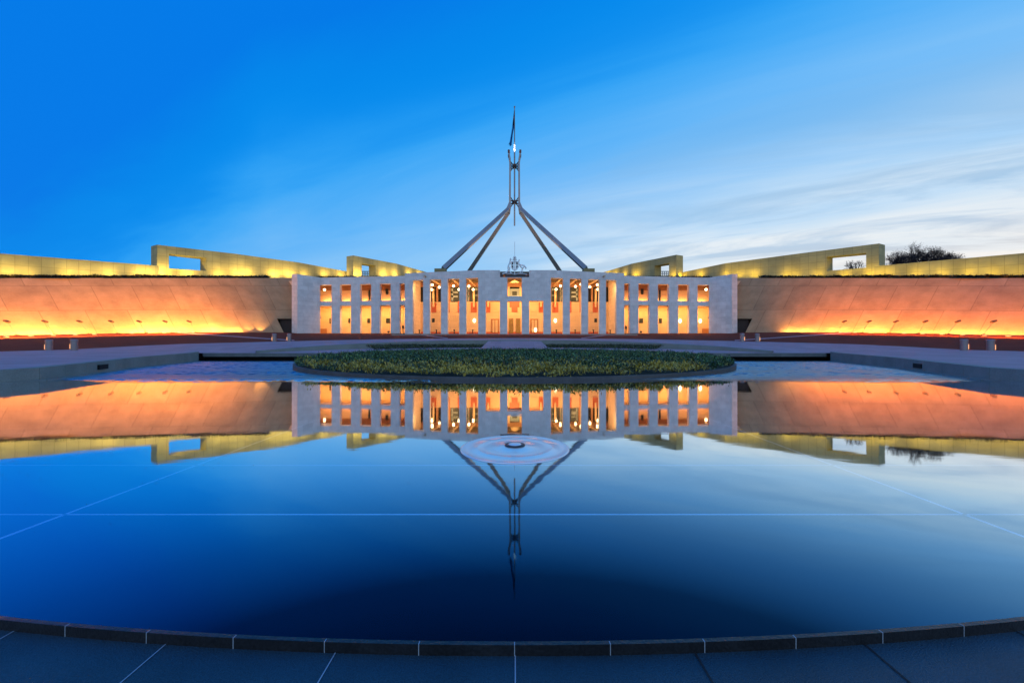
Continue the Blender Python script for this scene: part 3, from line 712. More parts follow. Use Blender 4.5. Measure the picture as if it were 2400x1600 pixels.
# porch lighting
for x in (-16.5, -12.5, -8.5, -4.3, 0, 4.3, 8.5, 12.5, 16.5):
    alight((x, 72.9, 13.2), (x*.98, 79, 5.8), 1.6, .5, 470, (1, .50, .14), 'porch_lamp_light', long_axis=(1, 0, 0))
    if abs(x) > 1: alight((x, 77.2, 11.2), (x, 79, 14.2), .8, .3, 40, (1, .42, .12), 'porch_lamp_light', long_axis=(1, 0, 0))
alight((0, 74, 11.5), (0, 79, 6), 2, .5, 320, (1, .56, .2), 'porch_lamp_light', long_axis=(1, 0, 0))
# low posts between the piers
for i, (x, nm) in enumerate(((983, 'first'), (1023, 'second'), (1064.6, 'third'), (1108, 'fourth'), (1304, 'fifth'), (1348, 'sixth'), (1390.6, 'seventh'), (1430, 'eighth'))):
    Y = 73.6 if 1000 < x < 1412 else 75; p = P(x, 780.5, Y)
    t = thing('barrier_post', 'small dark post on the porch floor, %s of eight from the left' % nm, 'post', (p[0], Y, 3.84), 'dark posts across the porch floor')
    bm = bmesh.new(); bar(bm, (0, 0, 0), (0, 0, .8), .12, .09, 10); obj('post', bm, M_darksteel, t)
    bm = bmesh.new(); box(bm, (0, 0, .86), (.32, .22, .14)); obj('head', bm, M_darksteel, t)
for i, (x, hh, lb) in enumerate(((892, 1.0, 'dark sign stand in the fourth ground bay of the left wing'), (911, .8, 'low dark post in the fourth ground bay of the left wing'), (945, 1.9, 'tall dark post beside the left corner of the porch'), (1467, 1.8, 'tall dark post beside the right corner of the porch'), (1502, .8, 'low dark post in the fourth ground bay from the right end'), (1520, 1.0, 'dark sign stand in the fourth ground bay from the right end'))):
    Y = 77.6; t = thing('sign_stand', lb, 'stand', ((x-CX)/F*Y, Y, 3.86))
    bm = bmesh.new(); box(bm, (0, 0, hh/2), (.12, .12, hh)); obj('post', bm, M_darksteel, t)
    bm = bmesh.new(); box(bm, (0, -.08, hh*.8), (.42, .05, hh*.35)); obj('board', bm, M_darksteel, t)

# ------------------------------------------------------------------ coat of arms over the centre
bm_t = thing('coat_of_arms', 'open metal coat of arms with shield, kangaroo and emu above the entrance', 'emblem', (0, 70.3, 13.8))
E0 = Vector((0, 70.3, 13.8))
def ept(x, y): p = Vector(P(x, y, 70.3)); return p-E0
def polybars(name, pts, r, m=M_emblem):
    bm = bmesh.new()
    for a, b in zip(pts, pts[1:]): bar(bm, ept(*a), ept(*b), r, r, 6)
    for a in pts: ball(bm, ept(*a), r, 6)
    return obj(name, bm, m, bm_t)
def plate(name, pts, th=.1, m=M_emblem):
    bm = bmesh.new(); vs = [bm.verts.new(ept(*q)) for q in pts]; f = bm.faces.new(vs); e = bmesh.ops.extrude_face_region(bm, geom=[f])
    for v in [g for g in e['geom'] if isinstance(g, bmesh.types.BMVert)]: v.co.y += th
    return obj(name, bm, m, bm_t)
bm = bmesh.new(); a, b = ept(1172.5, 643), ept(1240, 649.2)
for x0, x1, y0 in ((1172.5, 1179, 642), (1184, 1232, 643.5), (1233, 1240.5, 644.5)):
    a, b = ept(x0, y0), ept(x1, 649.0); box(bm, ((a.x+b.x)/2, .25, (a.z+b.z)/2), (b.x-a.x, .5, a.z-b.z))
a, b = ept(1198, 641.5), ept(1214, 644); box(bm, ((a.x+b.x)/2, .25, (a.z+b.z)/2), (b.x-a.x, .45, a.z-b.z))
obj('base_bar', bm, M_darksteel, bm_t)
sh = [(1198.5, 613.5), (1214.5, 613.5), (1214.5, 625), (1211.5, 630), (1206.3, 633.5), (1201.5, 630), (1198.5, 625)]
polybars('shield_frame', sh+[sh[0]], .11)
plate('shield_field', [(1199, 614), (1203.3, 614), (1203.3, 620.5), (1199, 620.5)], m=M_darksteel)
plate('shield_field', [(1209.7, 614), (1214, 614), (1214, 620.5), (1209.7, 620.5)], m=M_darksteel)
plate('shield_field', [(1204.3, 614), (1208.7, 614), (1208.7, 620.5), (1204.3, 620.5)])
plate('shield_field', [(1199, 622), (1203.3, 622), (1203.3, 630.5), (1201.8, 629.3), (1199, 625)], m=M_darksteel)
plate('shield_field', [(1209.7, 622), (1214, 622), (1214, 625), (1211.2, 629.3), (1209.7, 630.5)], m=M_darksteel)
plate('shield_field', [(1204.3, 622), (1208.7, 622), (1208.7, 631), (1206.4, 632.3), (1204.3, 631)])
polybars('star_post', [(1206.3, 613), (1206.3, 567)], .055)
polybars('star', [(1204.6, 602), (1208, 608)], .13); polybars('star', [(1208, 602), (1204.6, 608)], .13); polybars('star', [(1203.5, 605), (1209, 605)], .13)
polybars('wreath', [(1201.5, 609), (1206.3, 611), (1211, 609)], .08)
polybars('kangaroo', [(1196.5, 606), (1195.6, 612), (1193.8, 618), (1191.2, 623.5), (1190.6, 628), (1192, 632), (1190, 636), (1185, 639.5), (1178, 641.5)], .11)
polybars('kangaroo', [(1194.5, 615), (1198, 619), (1199, 621)], .07); polybars('kangaroo', [(1192, 624), (1195, 628), (1193.5, 633), (1196, 638), (1199, 641)], .09)
polybars('kangaroo', [(1196.5, 606), (1198.2, 608.5)], .10)
polybars('emu', [(1217, 609), (1215.5, 614), (1217, 619.5), (1222, 621.5), (1228, 622), (1233, 627.5), (1232, 629)], .11)
polybars('emu', [(1217, 619.5), (1220, 625), (1224.5, 628.5), (1229, 625)], .10)
polybars('emu', [(1224.5, 628.5), (1222, 634), (1218.5, 640)], .06); polybars('emu', [(1225.5, 628), (1225, 635), (1223, 641)], .06)
polybars('branch', [(1206.3, 634), (1206.3, 643)], .07); polybars('branch', [(1199, 641), (1206.3, 643), (1214, 641)], .06)
polybars('branch', [(1181, 640), (1190, 641), (1199, 641)], .07); polybars('branch', [(1214, 641), (1224, 641), (1235, 643)], .07)

# ------------------------------------------------------------------ flag mast
mast = thing('flag_mast', 'giant four-legged steel flag mast rising behind the building', 'flagpole', (0, 112, 20)); MO = Vector((0, 112, 20))
def mpart(name, bm, m=M_steel, smooth=False):
    for v in bm.verts: v.co -= MO
    return obj(name, bm, m, mast, smooth)
def zz(y, Y=112): return CH+(HZ-y)*Y/F
def legbeam(bm, a, b, w0, w1):      # tapering rectangular beam
    a, b = Vector(a), Vector(b); d = (b-a).normalized(); sx = d.cross(Vector((0, 1, 0))).normalized(); sy = d.cross(sx)
    va = [bm.verts.new(a+sx*i*w0/2+sy*j*w0/2) for i, j in ((-1, -1), (1, -1), (1, 1), (-1, 1))]
    vb = [bm.verts.new(b+sx*i*w1/2+sy*j*w1/2) for i, j in ((-1, -1), (1, -1), (1, 1), (-1, 1))]
    for i in range(4): bm.faces.new((va[i], va[(i+1) % 4], vb[(i+1) % 4], vb[i]))
    bm.faces.new(va[::-1]); bm.faces.new(vb)
for s in (-1, 1):
    for fr, (fx, fy) in enumerate(((17.1, 95.5), (18.6, 129))):
        yt = 110.7 if fr == 0 else 113.3
        t0 = (s*1.30, yt, zz(486)); tb = (s*fx, fy, 20.2)
        k0 = (s*1.75, yt+(-.4 if fr == 0 else .4), zz(494.5))
        bm = bmesh.new(); legbeam(bm, k0, tb, .85, 1.1); mpart('leg', bm)
        bm = bmesh.new(); legbeam(bm, (s*1.30, yt, zz(480)), k0, .62, .95); mpart('leg_knee', bm)
        bm = bmesh.new(); legbeam(bm, (s*1.30, yt, zz(479.5)), (s*1.26, yt, zz(378)), .52, .42); mpart('upright', bm)
        bm = bmesh.new(); legbeam(bm, (s*1.26, yt, zz(378)), (s*1.58, yt, zz(364)), .42, .40); mpart('upright_tip', bm)
        bm = bmesh.new(); bar(bm, (s*1.55, yt, zz(364)), (s*1.62, yt, zz(357)), .34, .30, 10); mpart('beacon', bm, mat('beacon_brown', (.12, .05, .04), .6, .1, 1, .02, 10))
        # pad under each leg
        bm = bmesh.new(); box(bm, (s*(fx+.6), fy, 19.3 if fr == 0 else 19.6), (2.6, 2.4, 1.6 if fr == 0 else 1)); mpart('footing', bm, M_gold)
for yc, hh in ((390, 2.2), (474, 2.6)):
    z = zz(yc); bm = bmesh.new()
    for i in (-1, 1):
        for j in (-1, 1):
            bar(bm, (i*1.28, 112+j*1.3, z+hh/2*.9), (i*.25, 112+j*.25, z), .12, .16, 6)
            bar(bm, (i*1.28, 112+j*1.3, z-hh/2*.9), (i*.25, 112+j*.25, z), .12, .16, 6)
            bar(bm, (i*1.28, 112+j*1.3, z), (-i*1.28, 112+j*1.3, z), .14, .14, 6) if i > 0 else None
            bar(bm, (i*1.28, 112+j*1.3, z), (i*1.28, 112-j*1.3, z), .14, .14, 6) if j > 0 else None
    bar(bm, (0, 112, z-.4), (0, 112, z+.4), .5, .5, 12)
    mpart('brace', bm, M_darksteel)
bm = bmesh.new(); bar(bm, (0, 112, zz(529)), (0, 112, zz(357.5)), .21, .21, 12); mpart('lower_pole', bm)
bm = bmesh.new(); bar(bm, (0, 112, zz(357.5)), (0, 112, zz(340)), .22, .21, 12); mpart('lit_sleeve', bm, M_white)
bm = bmesh.new(); bar(bm, (0, 112, zz(340)), (0, 112, zz(251)), .17, .11, 12); ball(bm, (0, 112, zz(251)), .26, 10); mpart('upper_pole', bm)
plight((0, 109.5, zz(362)), 1700, (1, .97, .92), .02, 'pole_lamp_light', 40, (0, 112, zz(346)))
for s in (-1, 1):
    plight((s*9, 97, 20), 9000, (1, .62, .42), .5, 'mast_floodlight', 60, (s*8, 104, 30))
# flag
flag_m, n_, o_ = nodes('flag_cloth'); b_ = N(n_, 'ShaderNodeBsdfPrincipled'); b_.inputs['Roughness'].default_value = .7
tc_ = N(n_, 'ShaderNodeTexCoord'); sp_ = N(n_, 'ShaderNodeSeparateXYZ'); n_.links.new(tc_.outputs['UV'], sp_.inputs[0])
rp_ = ramp(n_, sp_.outputs[1], [(0, (.01, .27, .62)), (.50, (.01, .2, .55)), (.55, (.006, .012, .06)), (.72, (.006, .012, .06)), (.74, (.35, .25, .28)), (.76, (.30, .02, .03)), (.82, (.01, .015, .08)), (.86, (.25, .02, .03)), (.90, (.01, .02, .10)), (1, (.01, .05, .15))], 'CONSTANT')  # brighter lower half: light coming through the cloth, put into its blue
n_.links.new(rp_.outputs[0], b_.inputs[0]); n_.links.new(b_.outputs[0], o_.inputs[0])
bm = bmesh.new(); uvl = bm.loops.layers.uv.new(); rows = []
for k in range(29):
    t = k/28; y = lerp(259, 342, t)
    xl = interp(t, [(0, 1205), (.2, 1203.0), (.45, 1200.5), (.6, 1198.5), (.9, 1194.5), (1, 1190.3)]); xr = interp(t, [(0, 1205.6), (.45, 1205.6), (.52, 1205), (.7, 1202), (1, 1199.6)])
    row = []
    for j in range(9):
        u = j/8; p = P(lerp(xl, xr, u), y, 112); row.append(bm.verts.new((p[0], 112-.25+.45*math.sin(u*9+t*3), p[2]+(.25*math.sin(u*6) if k == 28 else 0))))
    rows.append(row)
for k in range(28):
    for j in range(8):
        f = bm.faces.new((rows[k][j], rows[k][j+1], rows[k+1][j+1], rows[k+1][j]))
        for lp, (a, b) in zip(f.loops, ((k, j), (k, j+1), (k+1, j+1), (k+1, j))): lp[uvl].uv = (b/8, 1-a/28)
o = obj('flag', bm, flag_m, None, True); tag(o, 'drooping dark blue flag hanging folded from the top of the mast', 'flag')

# ------------------------------------------------------------------ flanking curved walls and hill
lamps_l = [16, 105, 186, 260, 326, 387, 443]; lamps_r = [1979, 2037, 2100, 2169, 2245, 2329]
def wall_base(x, s):
    Y = interp(x, base, 1); y = interp(x, base, 2)
    if x > 665: Y = lerp(72.6, 76.6, (x-665)/100); y = lerp(779, 779, 1)
    p = Vector(P(x, y, Y)); p.x *= -s; return p
def wall_top(x, s):
    xt = x-interp(x, [(-1400, 110), (0, 74), (400, 66), (665, 62)])
    Y = (interp(x, base, 1) if x <= 665 else lerp(72.6, 76.6, (x-665)/100))+1.4
    p = Vector(P(xt, 651.5, Y)); p.x *= -s; return p
wxs = [-1400, -1150, -900, -660, -420, -310, -200, -100, 0, 60, 119, 174, 229, 278, 327, 385, 443, 504, 565, 615, 665, 695, 725, 770]
for s in (-1, 1):
    W = thing('curved_wall', ('long curved concrete wall floodlit pale orange on the left of the building' if s < 0 else 'long curved concrete wall floodlit deep orange on the right of the building'), 'wall', (-60*-s*1.0, 60, 3), 'curved walls flanking the building')
    WO = Vector((60*s, 60, 3))
    bm = bmesh.new(); uvl = bm.loops.layers.uv.new(); g = []; L = 0; prev = None
    TS = (0, .25, .5, .75, 1.0)
    for x in wxs:
        b, t = wall_base(x, s), wall_top(x, s)
        if prev is not None: L += (b-prev).length
        prev = b
        col = [bm.verts.new(b.lerp(t, k)-WO) for k in TS]
        tt = t+Vector((0.5*s*.6, 1.0, 0)); col.append(bm.verts.new(t-WO)); col.append(bm.verts.new(tt-WO)); bb = tt.copy(); bb.z = b.z-.3; col.append(bm.verts.new(bb-WO))
        g.append((x, L, col))
    for (x0, l0, a), (x1, l1, b) in zip(g, g[1:]):
        for k in range(7):
            if k == 4 or (k == 0 and x0 >= 665): continue
            f = bm.faces.new((a[k], b[k], b[k+1], a[k+1]))
            vv = [k*2.45 if k < 5 else 10.2 for k in range(8)]
            for lp, uv in zip(f.loops, ((l0, vv[k]), (l1, vv[k]), (l1, vv[k+1]), (l0, vv[k+1]))): lp[uvl].uv = (uv[0], uv[1]+.3)
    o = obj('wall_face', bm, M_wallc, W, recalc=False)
    for p in o.data.polygons: p.use_smooth = abs(p.normal.z) < .9
    # cap strip
    # dark recess behind the opening beside the building
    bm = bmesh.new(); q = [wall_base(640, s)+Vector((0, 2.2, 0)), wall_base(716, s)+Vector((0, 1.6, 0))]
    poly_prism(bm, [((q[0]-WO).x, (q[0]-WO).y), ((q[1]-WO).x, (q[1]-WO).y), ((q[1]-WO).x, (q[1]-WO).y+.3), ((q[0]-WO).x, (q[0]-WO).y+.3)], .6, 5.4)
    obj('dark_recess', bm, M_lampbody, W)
    # grass fringe along the wall top and hill above
    n = 26000; fx = rng.uniform(-500, 690, n)
    pts = []
    for x in fx:
        p = wall_top(x, s); cl = (math.sin(x*.05)+math.sin(x*.017+1)+math.sin(x*.11+2))/3
        pts.append((p.x+random.uniform(0, .6)*s, p.y+random.uniform(.2, 1.2), p.z+random.uniform(-.2, .34+.25*max(0, cl))))
    tag(leaves('wall_top_grass', np.array(pts), None, .14, .34, M_fringe, spread=1.1), 'dark grass fringe on top of the curved wall on the %s' % ('left' if s < 0 else 'right'), 'grass')
    # wash lights at the wall base
    xs_lit = ([-900, -760, -640, -540, -450, -370, -300, -235, -175, -120, -70, -25, 18, 60, 100, 140, 178, 215] + [292, 322, 350, 378, 405, 431, 456, 480, 503, 526, 548] if s < 0
              else [-900, -760, -640, -540, -450, -370, -300, -235, -175, -120, -70, -25, 18, 60, 100, 140, 178, 215, 250, 284, 316, 346, 375, 402, 428, 453, 477, 500, 523, 545, 566])
    for x in xs_lit:
        b = wall_base(x, s); b1 = wall_base(x+10, s); u = (b1-b).normalized(); nrm = Vector((-u.y, u.x, 0)); nrm = nrm if nrm.y < 0 else -nrm
        t = b.lerp(wall_top(x, s), .5)
        pw = (440 if s < 0 else 245)*random.uniform(.85, 1.15)
        if x < 515: alight(b+nrm*4.0+Vector((0, 0, .12)), t, 2.4, .15, pw, (1, .25, .02) if s > 0 else (1, .34, .055), 'wall_wash_light', W, long_axis=u)
        alight(b+nrm*.55+Vector((0, 0, .08)), b+Vector((0, 0, .9)), random.uniform(1.2, 2.2), .08, pw*.36*random.uniform(.35, 1.5), (1, .50, .11), 'wall_wash_light', W, long_axis=u)
    if s < 0:
        for x in (585, 612):
            b = wall_base(x, s); plight(b+Vector((.1, -1.1, .15)), 420, (1, .55, .16), .05, 'wall_wash_light', 70, b+Vector((-.2, .2, 1.2)))
# arm lamps
ordn = ['first', 'second', 'third', 'fourth', 'fifth', 'sixth', 'seventh', 'eighth', 'ninth', 'tenth']
def armlamp(px, s, label):
    x = px if s < 0 else 2*CX-px
    foot_x = x+24 if x < 200 else x+17
    b = wall_base(foot_x, s); Y = b.y-1.2
    b = Vector((b.x*(Y/b.y), Y, b.z-.05))
    hd = Vector(P(px, 753, Y-.3))
    t = thing('arm_floodlight', label, 'floodlight', b, 'floodlights on slanting arms before the curved walls')
    bm = bmesh.new(); bar(bm, (0, 0, 0), hd-b, .055, .045, 8); obj('arm', bm, M_lamparm, t)
    bm = bmesh.new(); box(bm, hd-b, (.62, .45, .2), 0, Matrix.Rotation(R(-24*s), 4, 'Y')); bmesh.ops.bevel(bm, geom=bm.edges[:], offset=.04, segments=2, affect='EDGES'); obj('lamp_head', bm, M_lampbody, t)
    bm = bmesh.new(); box(bm, (0, 0, .04), (.35, .35, .08)); obj('foot', bm, M_lampbody, t)
for i, px in enumerate(lamps_l): armlamp(px, -1, '%s of seven arm floodlights before the left curved wall, counted from the photo edge' % ordn[i])
for i, px in enumerate(lamps_r): armlamp(px, 1, '%s of six arm floodlights before the right curved wall, counted from the building' % ordn[i])
# round lights set in the gravel
dl = [(15, 790), (72, 788.7), (125, 787), (176, 785.7), (221, 784.8), (308, 781.9), (347, 781), (384, 779.8), (420, 778.6), (453, 777.6)]
dr = [(1969, 777.8), (2004, 779), (2040, 780.3), (2078, 781.6), (2119, 782.6), (2162, 783.6), (2208, 785), (2256, 786.4), (2308, 788), (2363, 789.5)]
def gdisc(px, y, s, label):
    x = px if s < 0 else 2*CX-px
    # find where the view line meets the gravel
    best = min(np.linspace(.3, 1, 200), key=lambda t: abs(HZ-(gravel_pt(x, t).z-CH)*F/gravel_pt(x, t).y-y))
    p = gravel_pt(x, min(best, .93), s); p.z += .06
    t = thing('ground_light', label, 'ground light', p, 'round lights set in the gravel before the curved walls')
    bm = bmesh.new(); lathe(bm, [(.34, -.1), (.34, .05), (.29, .06), (.29, .045)], n=20); obj('ring', bm, M_darksteel, t)
    bm = bmesh.new(); lathe(bm, [(.285, .0), (.285, .055), (.2, .085), (.05, .095)], n=20); obj('lens', bm, M_disc, t)
for i, (px, y) in enumerate(dl): gdisc(px, y, -1, '%s round gravel light from the left edge before the left wall' % ordn[i])
for i, (px, y) in enumerate(dr): gdisc(px, y, 1, '%s round gravel light from the building before the right wall' % ordn[i])
# bollards
def bollard(px, ybot, Y, h, label, s):
    p = Vector(P(px, ybot, Y)); r = h*.245
    t = thing('bollard', label, 'bollard', p, 'round steel bollards at the edge of the gravel')
    bm = bmesh.new(); lathe(bm, [(r, -.2), (r, h*.80), (r*1.06, h*.81), (r*1.06, h*.93), (r*.93, h*.98), (r*.6, h)], n=28); obj('body', bm, M_bollard, t, False)
    bm = bmesh.new(); box(bm, (-s*-r*.80, -r*.60, h*.35), (r*.42, r*.3, h*.42), R(-52*s*-1)); obj('light_slot', bm, M_bollamp, t)
for px, yb, Y, h, lb, s in ((115, 821.8, 45.5, 1.28, 'large steel bollard nearest the left edge of the photo', -1), (174, 820.6, 46, 1.28, 'large steel bollard on the left, second from the photo edge', -1),
        (643, 800.4, 58, 1.18, 'small steel bollard by the left corner of the building, the outer one', -1), (678, 800, 58.3, 1.15, 'small steel bollard by the left corner of the building, the inner one', -1),
        (1739.5, 800.2, 58, 1.2, 'small steel bollard by the right corner of the building, the inner one', 1), (1775, 801, 57.8, 1.22, 'small steel bollard by the right corner of the building, the outer one', 1),
        (2259.5, 821.5, 45.5, 1.32, 'large steel bollard on the right, second from the photo edge', 1), (2321.5, 823.5, 45, 1.38, 'large steel bollard nearest the right edge of the photo', 1)):
    bollard(px, yb, Y, h, lb, s)

# hill behind, flat top line as seen over the walls
hx = [-1700, -1100, -600, -200, 0, 200, 400, 600, 700, 800, 949, 1100, 1206]
bm = bmesh.new(); gr = []
full = hx+[2*CX-x for x in hx[:-1]][::-1]
for x in full:
    xl = x if x <= CX else 2*CX-x
    Yf = (wall_top(min(xl+60, 690), -1).y+.3) if xl < 690 else 80.9
    col = []
    for Y in (Yf, Yf+6, Yf+15, 105, 150, 260):
        z = CH+(HZ-652.5)*Y/F if Y <= 150 else 2
        if Y == 150: z = CH+(HZ-655)*150/F
        col.append(bm.verts.new(((x-CX)/F*Y, Y, z)))
    gr.append(col)
for a, b in zip(gr, gr[1:]):
    for i in range(5): bm.faces.new((a[i], b[i], b[i+1], a[i+1]))
tag(obj('grass_hill', bm, M_hill), kind='structure')
# fringe over the wings
pts = []
for s in (-1, 1):
    for k in range(2600):
        x = random.uniform(740, 948); p = wing(side(x, s)); Y = p.y+4.3; pts.append(((side(x, s)-CX)/F*Y, Y+random.uniform(0, 1), CH+(HZ-649.5)*Y/F+random.uniform(-.35, .12)))
tag(leaves('roof_grass', np.array(pts), None, .14, .34, M_fringe, spread=1.1), 'thin dark grass line above the roof edge of the building wings', 'grass')

# ------------------------------------------------------------------ golden upper walls
def panelwall(name, label, st, hole=None, s=-1, thick=(-2.3, 1.2), ybot=653):
    """st: (photo x, photo y of top, distance)"""
    root = thing(name, label, 'wall', P(st[0][0], 650, st[0][2]), 'floodlit stepped walls on the hill'); O = root.location.copy()
    tab = [(a, b, c) for a, b, c in (st if st[0][0] < st[-1][0] else st[::-1])]
    xs = sorted(set([t[0] for t in tab]+list(np.linspace(tab[0][0], tab[-1][0], 24))+([hole[0], hole[1]] if hole else [])))
    bm = bmesh.new(); uvl = bm.loops.layers.uv.new(); L = 0; prev = None; cs = []
    th = Vector((thick[0]*-s*1.0 if s > 0 else thick[0], thick[1], 0))
    for x in xs:
        Y = interp(x, tab, 2); yt = interp(x, tab, 1)
        lv = [ybot+6, ybot+6, yt, yt]
        if hole: 
            u = min(1, max(0, (x-hole[0])/(hole[1]-hole[0])))
            lv = [ybot+6, max(lerp(hole[4], hole[5], u), yt+1), max(lerp(hole[2], hole[3], u), yt+.5), yt]
        f = [Vector(P(x, y, Y))-O for y in lv]
        if prev is not None: L += (f[0]-prev).length
        prev = f[0]
        cs.append((x, L, [bm.verts.new(v) for v in f], [bm.verts.new(v+th) for v in f]))
    def q(vs, uvs):
        try: f = bm.faces.new(vs)
        except ValueError: return
        for lp, uv in zip(f.loops, uvs): lp[uvl].uv = uv
    for (x0, l0, a, ab), (x1, l1, b, bb) in zip(cs, cs[1:]):
        inh = hole and x0 >= hole[0]-.01 and x1 <= hole[1]+.01
        bands = [(0, 1), (2, 3)] if inh else ([(0, 1), (1, 2), (2, 3)] if hole else [(0, 3)])
        for i, j in bands:
            for A_, B_ in ((a, b), (ab, bb)):
                q((A_[i], B_[i], B_[j], A_[j]), ((l0, A_[i].co.z), (l1, B_[i].co.z), (l1, B_[j].co.z), (l0, A_[j].co.z)))
        q((a[3], b[3], bb[3], ab[3]), ((l0, 0), (l1, 0), (l1, 2), (l0, 2)))
        if inh:
            q((a[1], b[1], bb[1], ab[1]), ((l0, 0), (l1, 0), (l1, 2), (l0, 2))); q((a[2], b[2], bb[2], ab[2]), ((l0, 0), (l1, 0), (l1, 2), (l0, 2)))
    if hole:
        for x, l, a, ab in cs:
            if abs(x-hole[0]) < .01 or abs(x-hole[1]) < .01: q((a[1], ab[1], ab[2], a[2]), ((0, a[1].co.z), (2, a[1].co.z), (2, a[2].co.z), (0, a[2].co.z)))
    for x, l, a, ab in (cs[0], cs[-1]):
        q((a[0], ab[0], ab[3], a[3]), ((0, a[0].co.z), (2.5, a[0].co.z), (2.5, a[3].co.z), (0, a[3].co.z)))
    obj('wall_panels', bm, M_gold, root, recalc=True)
    return root, tab
YEL = (1, .72, .16)
def uplights(root, tab, xs, power, col=YEL):
    for x in xs:
        Y = interp(x, tab, 2); p = Vector(P(x, 650, Y)); 
        sgn = 1 if x < CX else -1
        q = p+Vector((.9*sgn, -1.1, .25))
        alight(q, p+Vector((0, 0, 3.2)), .9, .3, power*random.uniform(.6, 1.35), col, 'wall_uplight', root)
L1 = [(-700, 540, 44), (-300, 570, 56), (0, 594, 65.8), (175, 607.5, 70.5), (372, 622.8, 76)]
L2 = [(368, 573.5, 80), (550, 594.5, 89), (700, 615, 97), (845, 642, 111)]
L3 = [(828, 598.5, 106), (930, 618, 117), (1000, 638, 132)]
r_, t_ = panelwall('hill_wall', 'long low golden lit wall at the far left above the orange wall', L1, None, -1); uplights(r_, t_, (-260, -180, -60, 12, 62, 150, 195, 250, 320, 352), 110)
r_, t_ = panelwall('hill_wall', 'golden lit wall with large rectangular opening on the left of the hill', L2, (396, 484, 595, 604.5, 628.5, 635), -1); uplights(r_, t_, (374, 389, 440, 512, 553, 577, 640, 676, 716, 762, 800, 820), 170)
r_, t_ = panelwall('hill_wall', 'small golden lit wall with square opening just left of the building centre', L3, (848, 880, 617.5, 622, 646, 646), -1, ybot=652); uplights(r_, t_, (833, 842, 900, 928, 960, 985), 200)
R1 = [(3100, 540, 44), (2700, 570, 56), (2400, 593, 65.8), (2230, 608, 70.5), (2050, 623.5, 76)]
R2 = [(2060.5, 570.5, 80), (1870, 594.5, 89), (1700, 617, 97), (1565, 645, 111)]
R3 = [(1585, 597, 106), (1480, 618, 117), (1408, 640, 132)]
YR = (1, .70, .05)
r_, t_ = panelwall('hill_wall', 'long low golden lit wall at the far right above the orange wall', R1, None, 1); uplights(r_, t_, (2660, 2560, 2470, 2385, 2330, 2270, 2210, 2150, 2090, 2066), 62, YR)
r_, t_ = panelwall('hill_wall', 'golden lit wall with large rectangular opening on the right of the hill', R2, (1937, 2030, 602, 593, 635, 627), 1); uplights(r_, t_, (2052, 2036, 1980, 1918, 1868, 1845, 1770, 1735, 1700, 1640, 1600), 75, YR)
r_, t_ = panelwall('hill_wall', 'small golden lit wall with square opening just right of the building centre', R3, (1534, 1568, 622.5, 617, 646, 646), 1, ybot=652); uplights(r_, t_, (1578, 1490, 1462, 1440, 1423), 110, YR)
# railings seen through the small openings
for xa, xb, lb in ((850, 880, 'pale railing seen through the small square opening on the left'), (1532, 1566, 'pale railing seen through the small square opening on the right')):
    Y = 122; t = thing('railing', lb, 'railing', P((xa+xb)/2, 648, Y)); O = t.location.copy()
    bm = bmesh.new()
    for x in np.linspace(xa, xb, 9): bar(bm, Vector(P(x, 652, Y))-O, Vector(P(x, 635.5, Y))-O, .13, .13, 6)
    obj('rail_post', bm, M_steel, t)
    bm = bmesh.new(); bar(bm, Vector(P(xa-2, 636, Y))-O, Vector(P(xb+2, 636, Y))-O, .12, .12, 6); bar(bm, Vector(P(xa-2, 642, Y))-O, Vector(P(xb+2, 642, Y))-O, .1, .1, 6); obj('top_rail', bm, M_steel, t)

# ------------------------------------------------------------------ bare trees beyond the right wall
def tree(x, ybase, Y, H, spread, seed, label, levels=5, lf=0):
    tips = []
    rd = random.Random(seed); p = Vector(P(x, ybase, Y)); t = thing('bare_tree', label, 'tree', p, 'bare trees beyond the right hill wall')
    bt = bmesh.new(); bc = bmesh.new()
    def grow(a, d, L, r, lev):
        b = a+d*L
        tgt = bt if lev == 0 else bc
        bar(tgt, a, b, r, r*.62, 5 if lev < 2 else 3)
        if lev >= levels: tips.append(b); return
        for k in range(4 if lev < 4 else 3):
            ang = rd.uniform(.25, .75)*(1.25 if lev == 0 else 1); az = rd.uniform(0, 2*math.pi)
            o = d.orthogonal().normalized(); o.rotate(Matrix.Rotation(az, 3, d))
            nd = (d*math.cos(ang)+o*math.sin(ang)*spread).normalized(); nd.z = nd.z*.9+.12; nd.normalize()
            grow(a.lerp(b, rd.uniform(.75, 1)), nd, L*rd.uniform(.62, .86), r*.6, lev+1)
    grow(Vector((0, 0, 0)), Vector((0, 0, 1)), H*.22, H*.022, 0)
    obj('trunk', bt, M_bark, t); obj('crown', bc, M_bark, t)
    if lf:
        tp = np.array(tips); tp = np.repeat(tp, lf, axis=0)+rng.normal(0, .22, (len(tp)*lf, 3))
        leaves('foliage', tp, None, .11, .26, M_bark, t, kind=None)
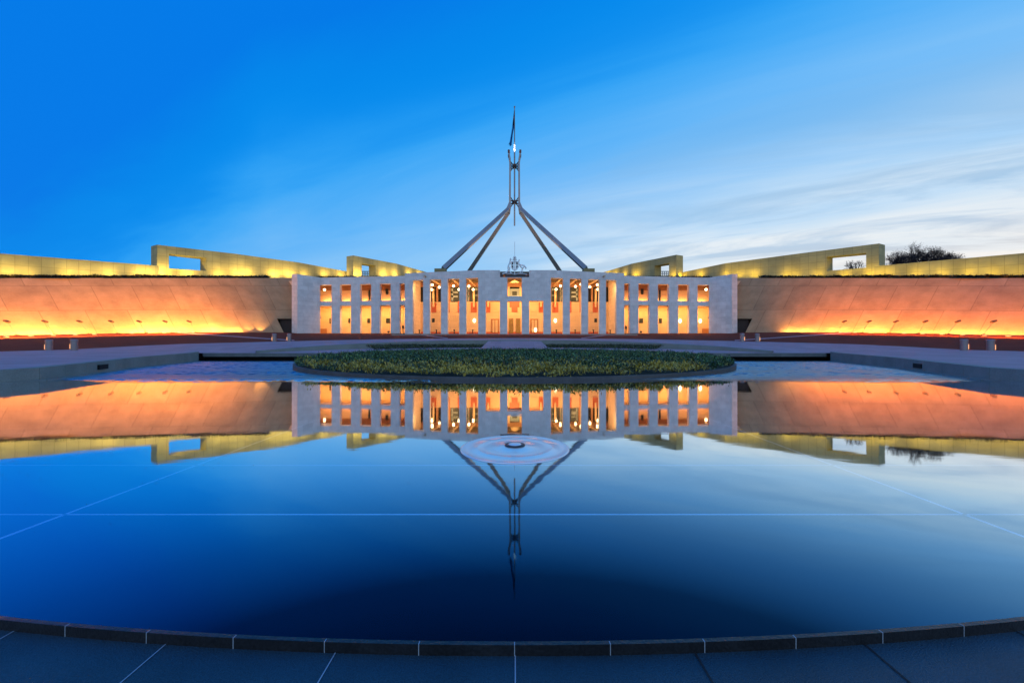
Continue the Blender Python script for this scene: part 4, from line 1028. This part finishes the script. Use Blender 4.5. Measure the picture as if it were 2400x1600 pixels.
tree(2100, 668, 92, 11.8, 1.1, 1, 'bare dark tree just right of the right frame wall', lf=6)
tree(2150, 668, 93, 12.6, 1.1, 5, 'tallest bare dark tree, second to the right of the frame wall', lf=6)
tree(2192, 668, 92, 12.2, 1.15, 3, 'bare dark tree third to the right of the frame wall', lf=6)
tree(2226, 668, 94, 10.8, 1.1, 9, 'small bare tree at the right end of the tree group', lf=6)
tree(2018, 668, 96, 10.8, 1.1, 4, 'thin bare tree seen through the rectangular opening on the right', 4)

# ------------------------------------------------------------------ fountain
ft = thing('fountain', 'low round dome of water bubbling up in the near centre of the pool', 'fountain', (.005, 6.66, 0)); ft.scale = (.95, .95, 1)
bm = bmesh.new()
prof = [(.955, -.01), (.955, .004), (.945, .013), (.928, .012), (.90, .006), (.78, .010), (.70, .014), (.665, .020), (.645, .021), (.62, .017), (.52, .016), (.40, .020), (.30, .030), (.20, .045), (.10, .056), (.04, .06)]
lathe(bm, prof, n=96); obj('water_dome', bm, M_fount, ft, True)
bm = bmesh.new(); lathe(bm, [(.18, .02), (.18, .062), (.15, .068), (.08, .065)], (0, -.02, 0), 48); obj('nozzle', bm, M_darksteel, ft, True)
bm = bmesh.new(); lathe(bm, [(.12, .06), (.11, .072), (.07, .08), (.03, .083)], (0, -.01, 0), 48); obj('water_bubble', bm, M_fount, ft, True)

# ------------------------------------------------------------------ camera
cam = bpy.data.cameras.new('camera'); cam.sensor_width = 36; cam.lens = 36*F/2400
cam.shift_x = -(CX-1200)/2400; cam.shift_y = (HZ-800)/2400; cam.clip_start = .05; cam.clip_end = 4000
co = bpy.data.objects.new('camera', cam); C.objects.link(co); co.location = (0, 0, CH); co.rotation_euler = (R(90), 0, 0); sc.camera = co
vs_ = sc.view_settings; vs_.view_transform = 'Standard'; vs_.look = 'None'; vs_.exposure = 0; vs_.gamma = 1
try:
    sc.cycles.use_denoising = True; sc.cycles.sample_clamp_indirect = 6; sc.cycles.max_bounces = 6; sc.cycles.transparent_max_bounces = 6
except Exception: pass
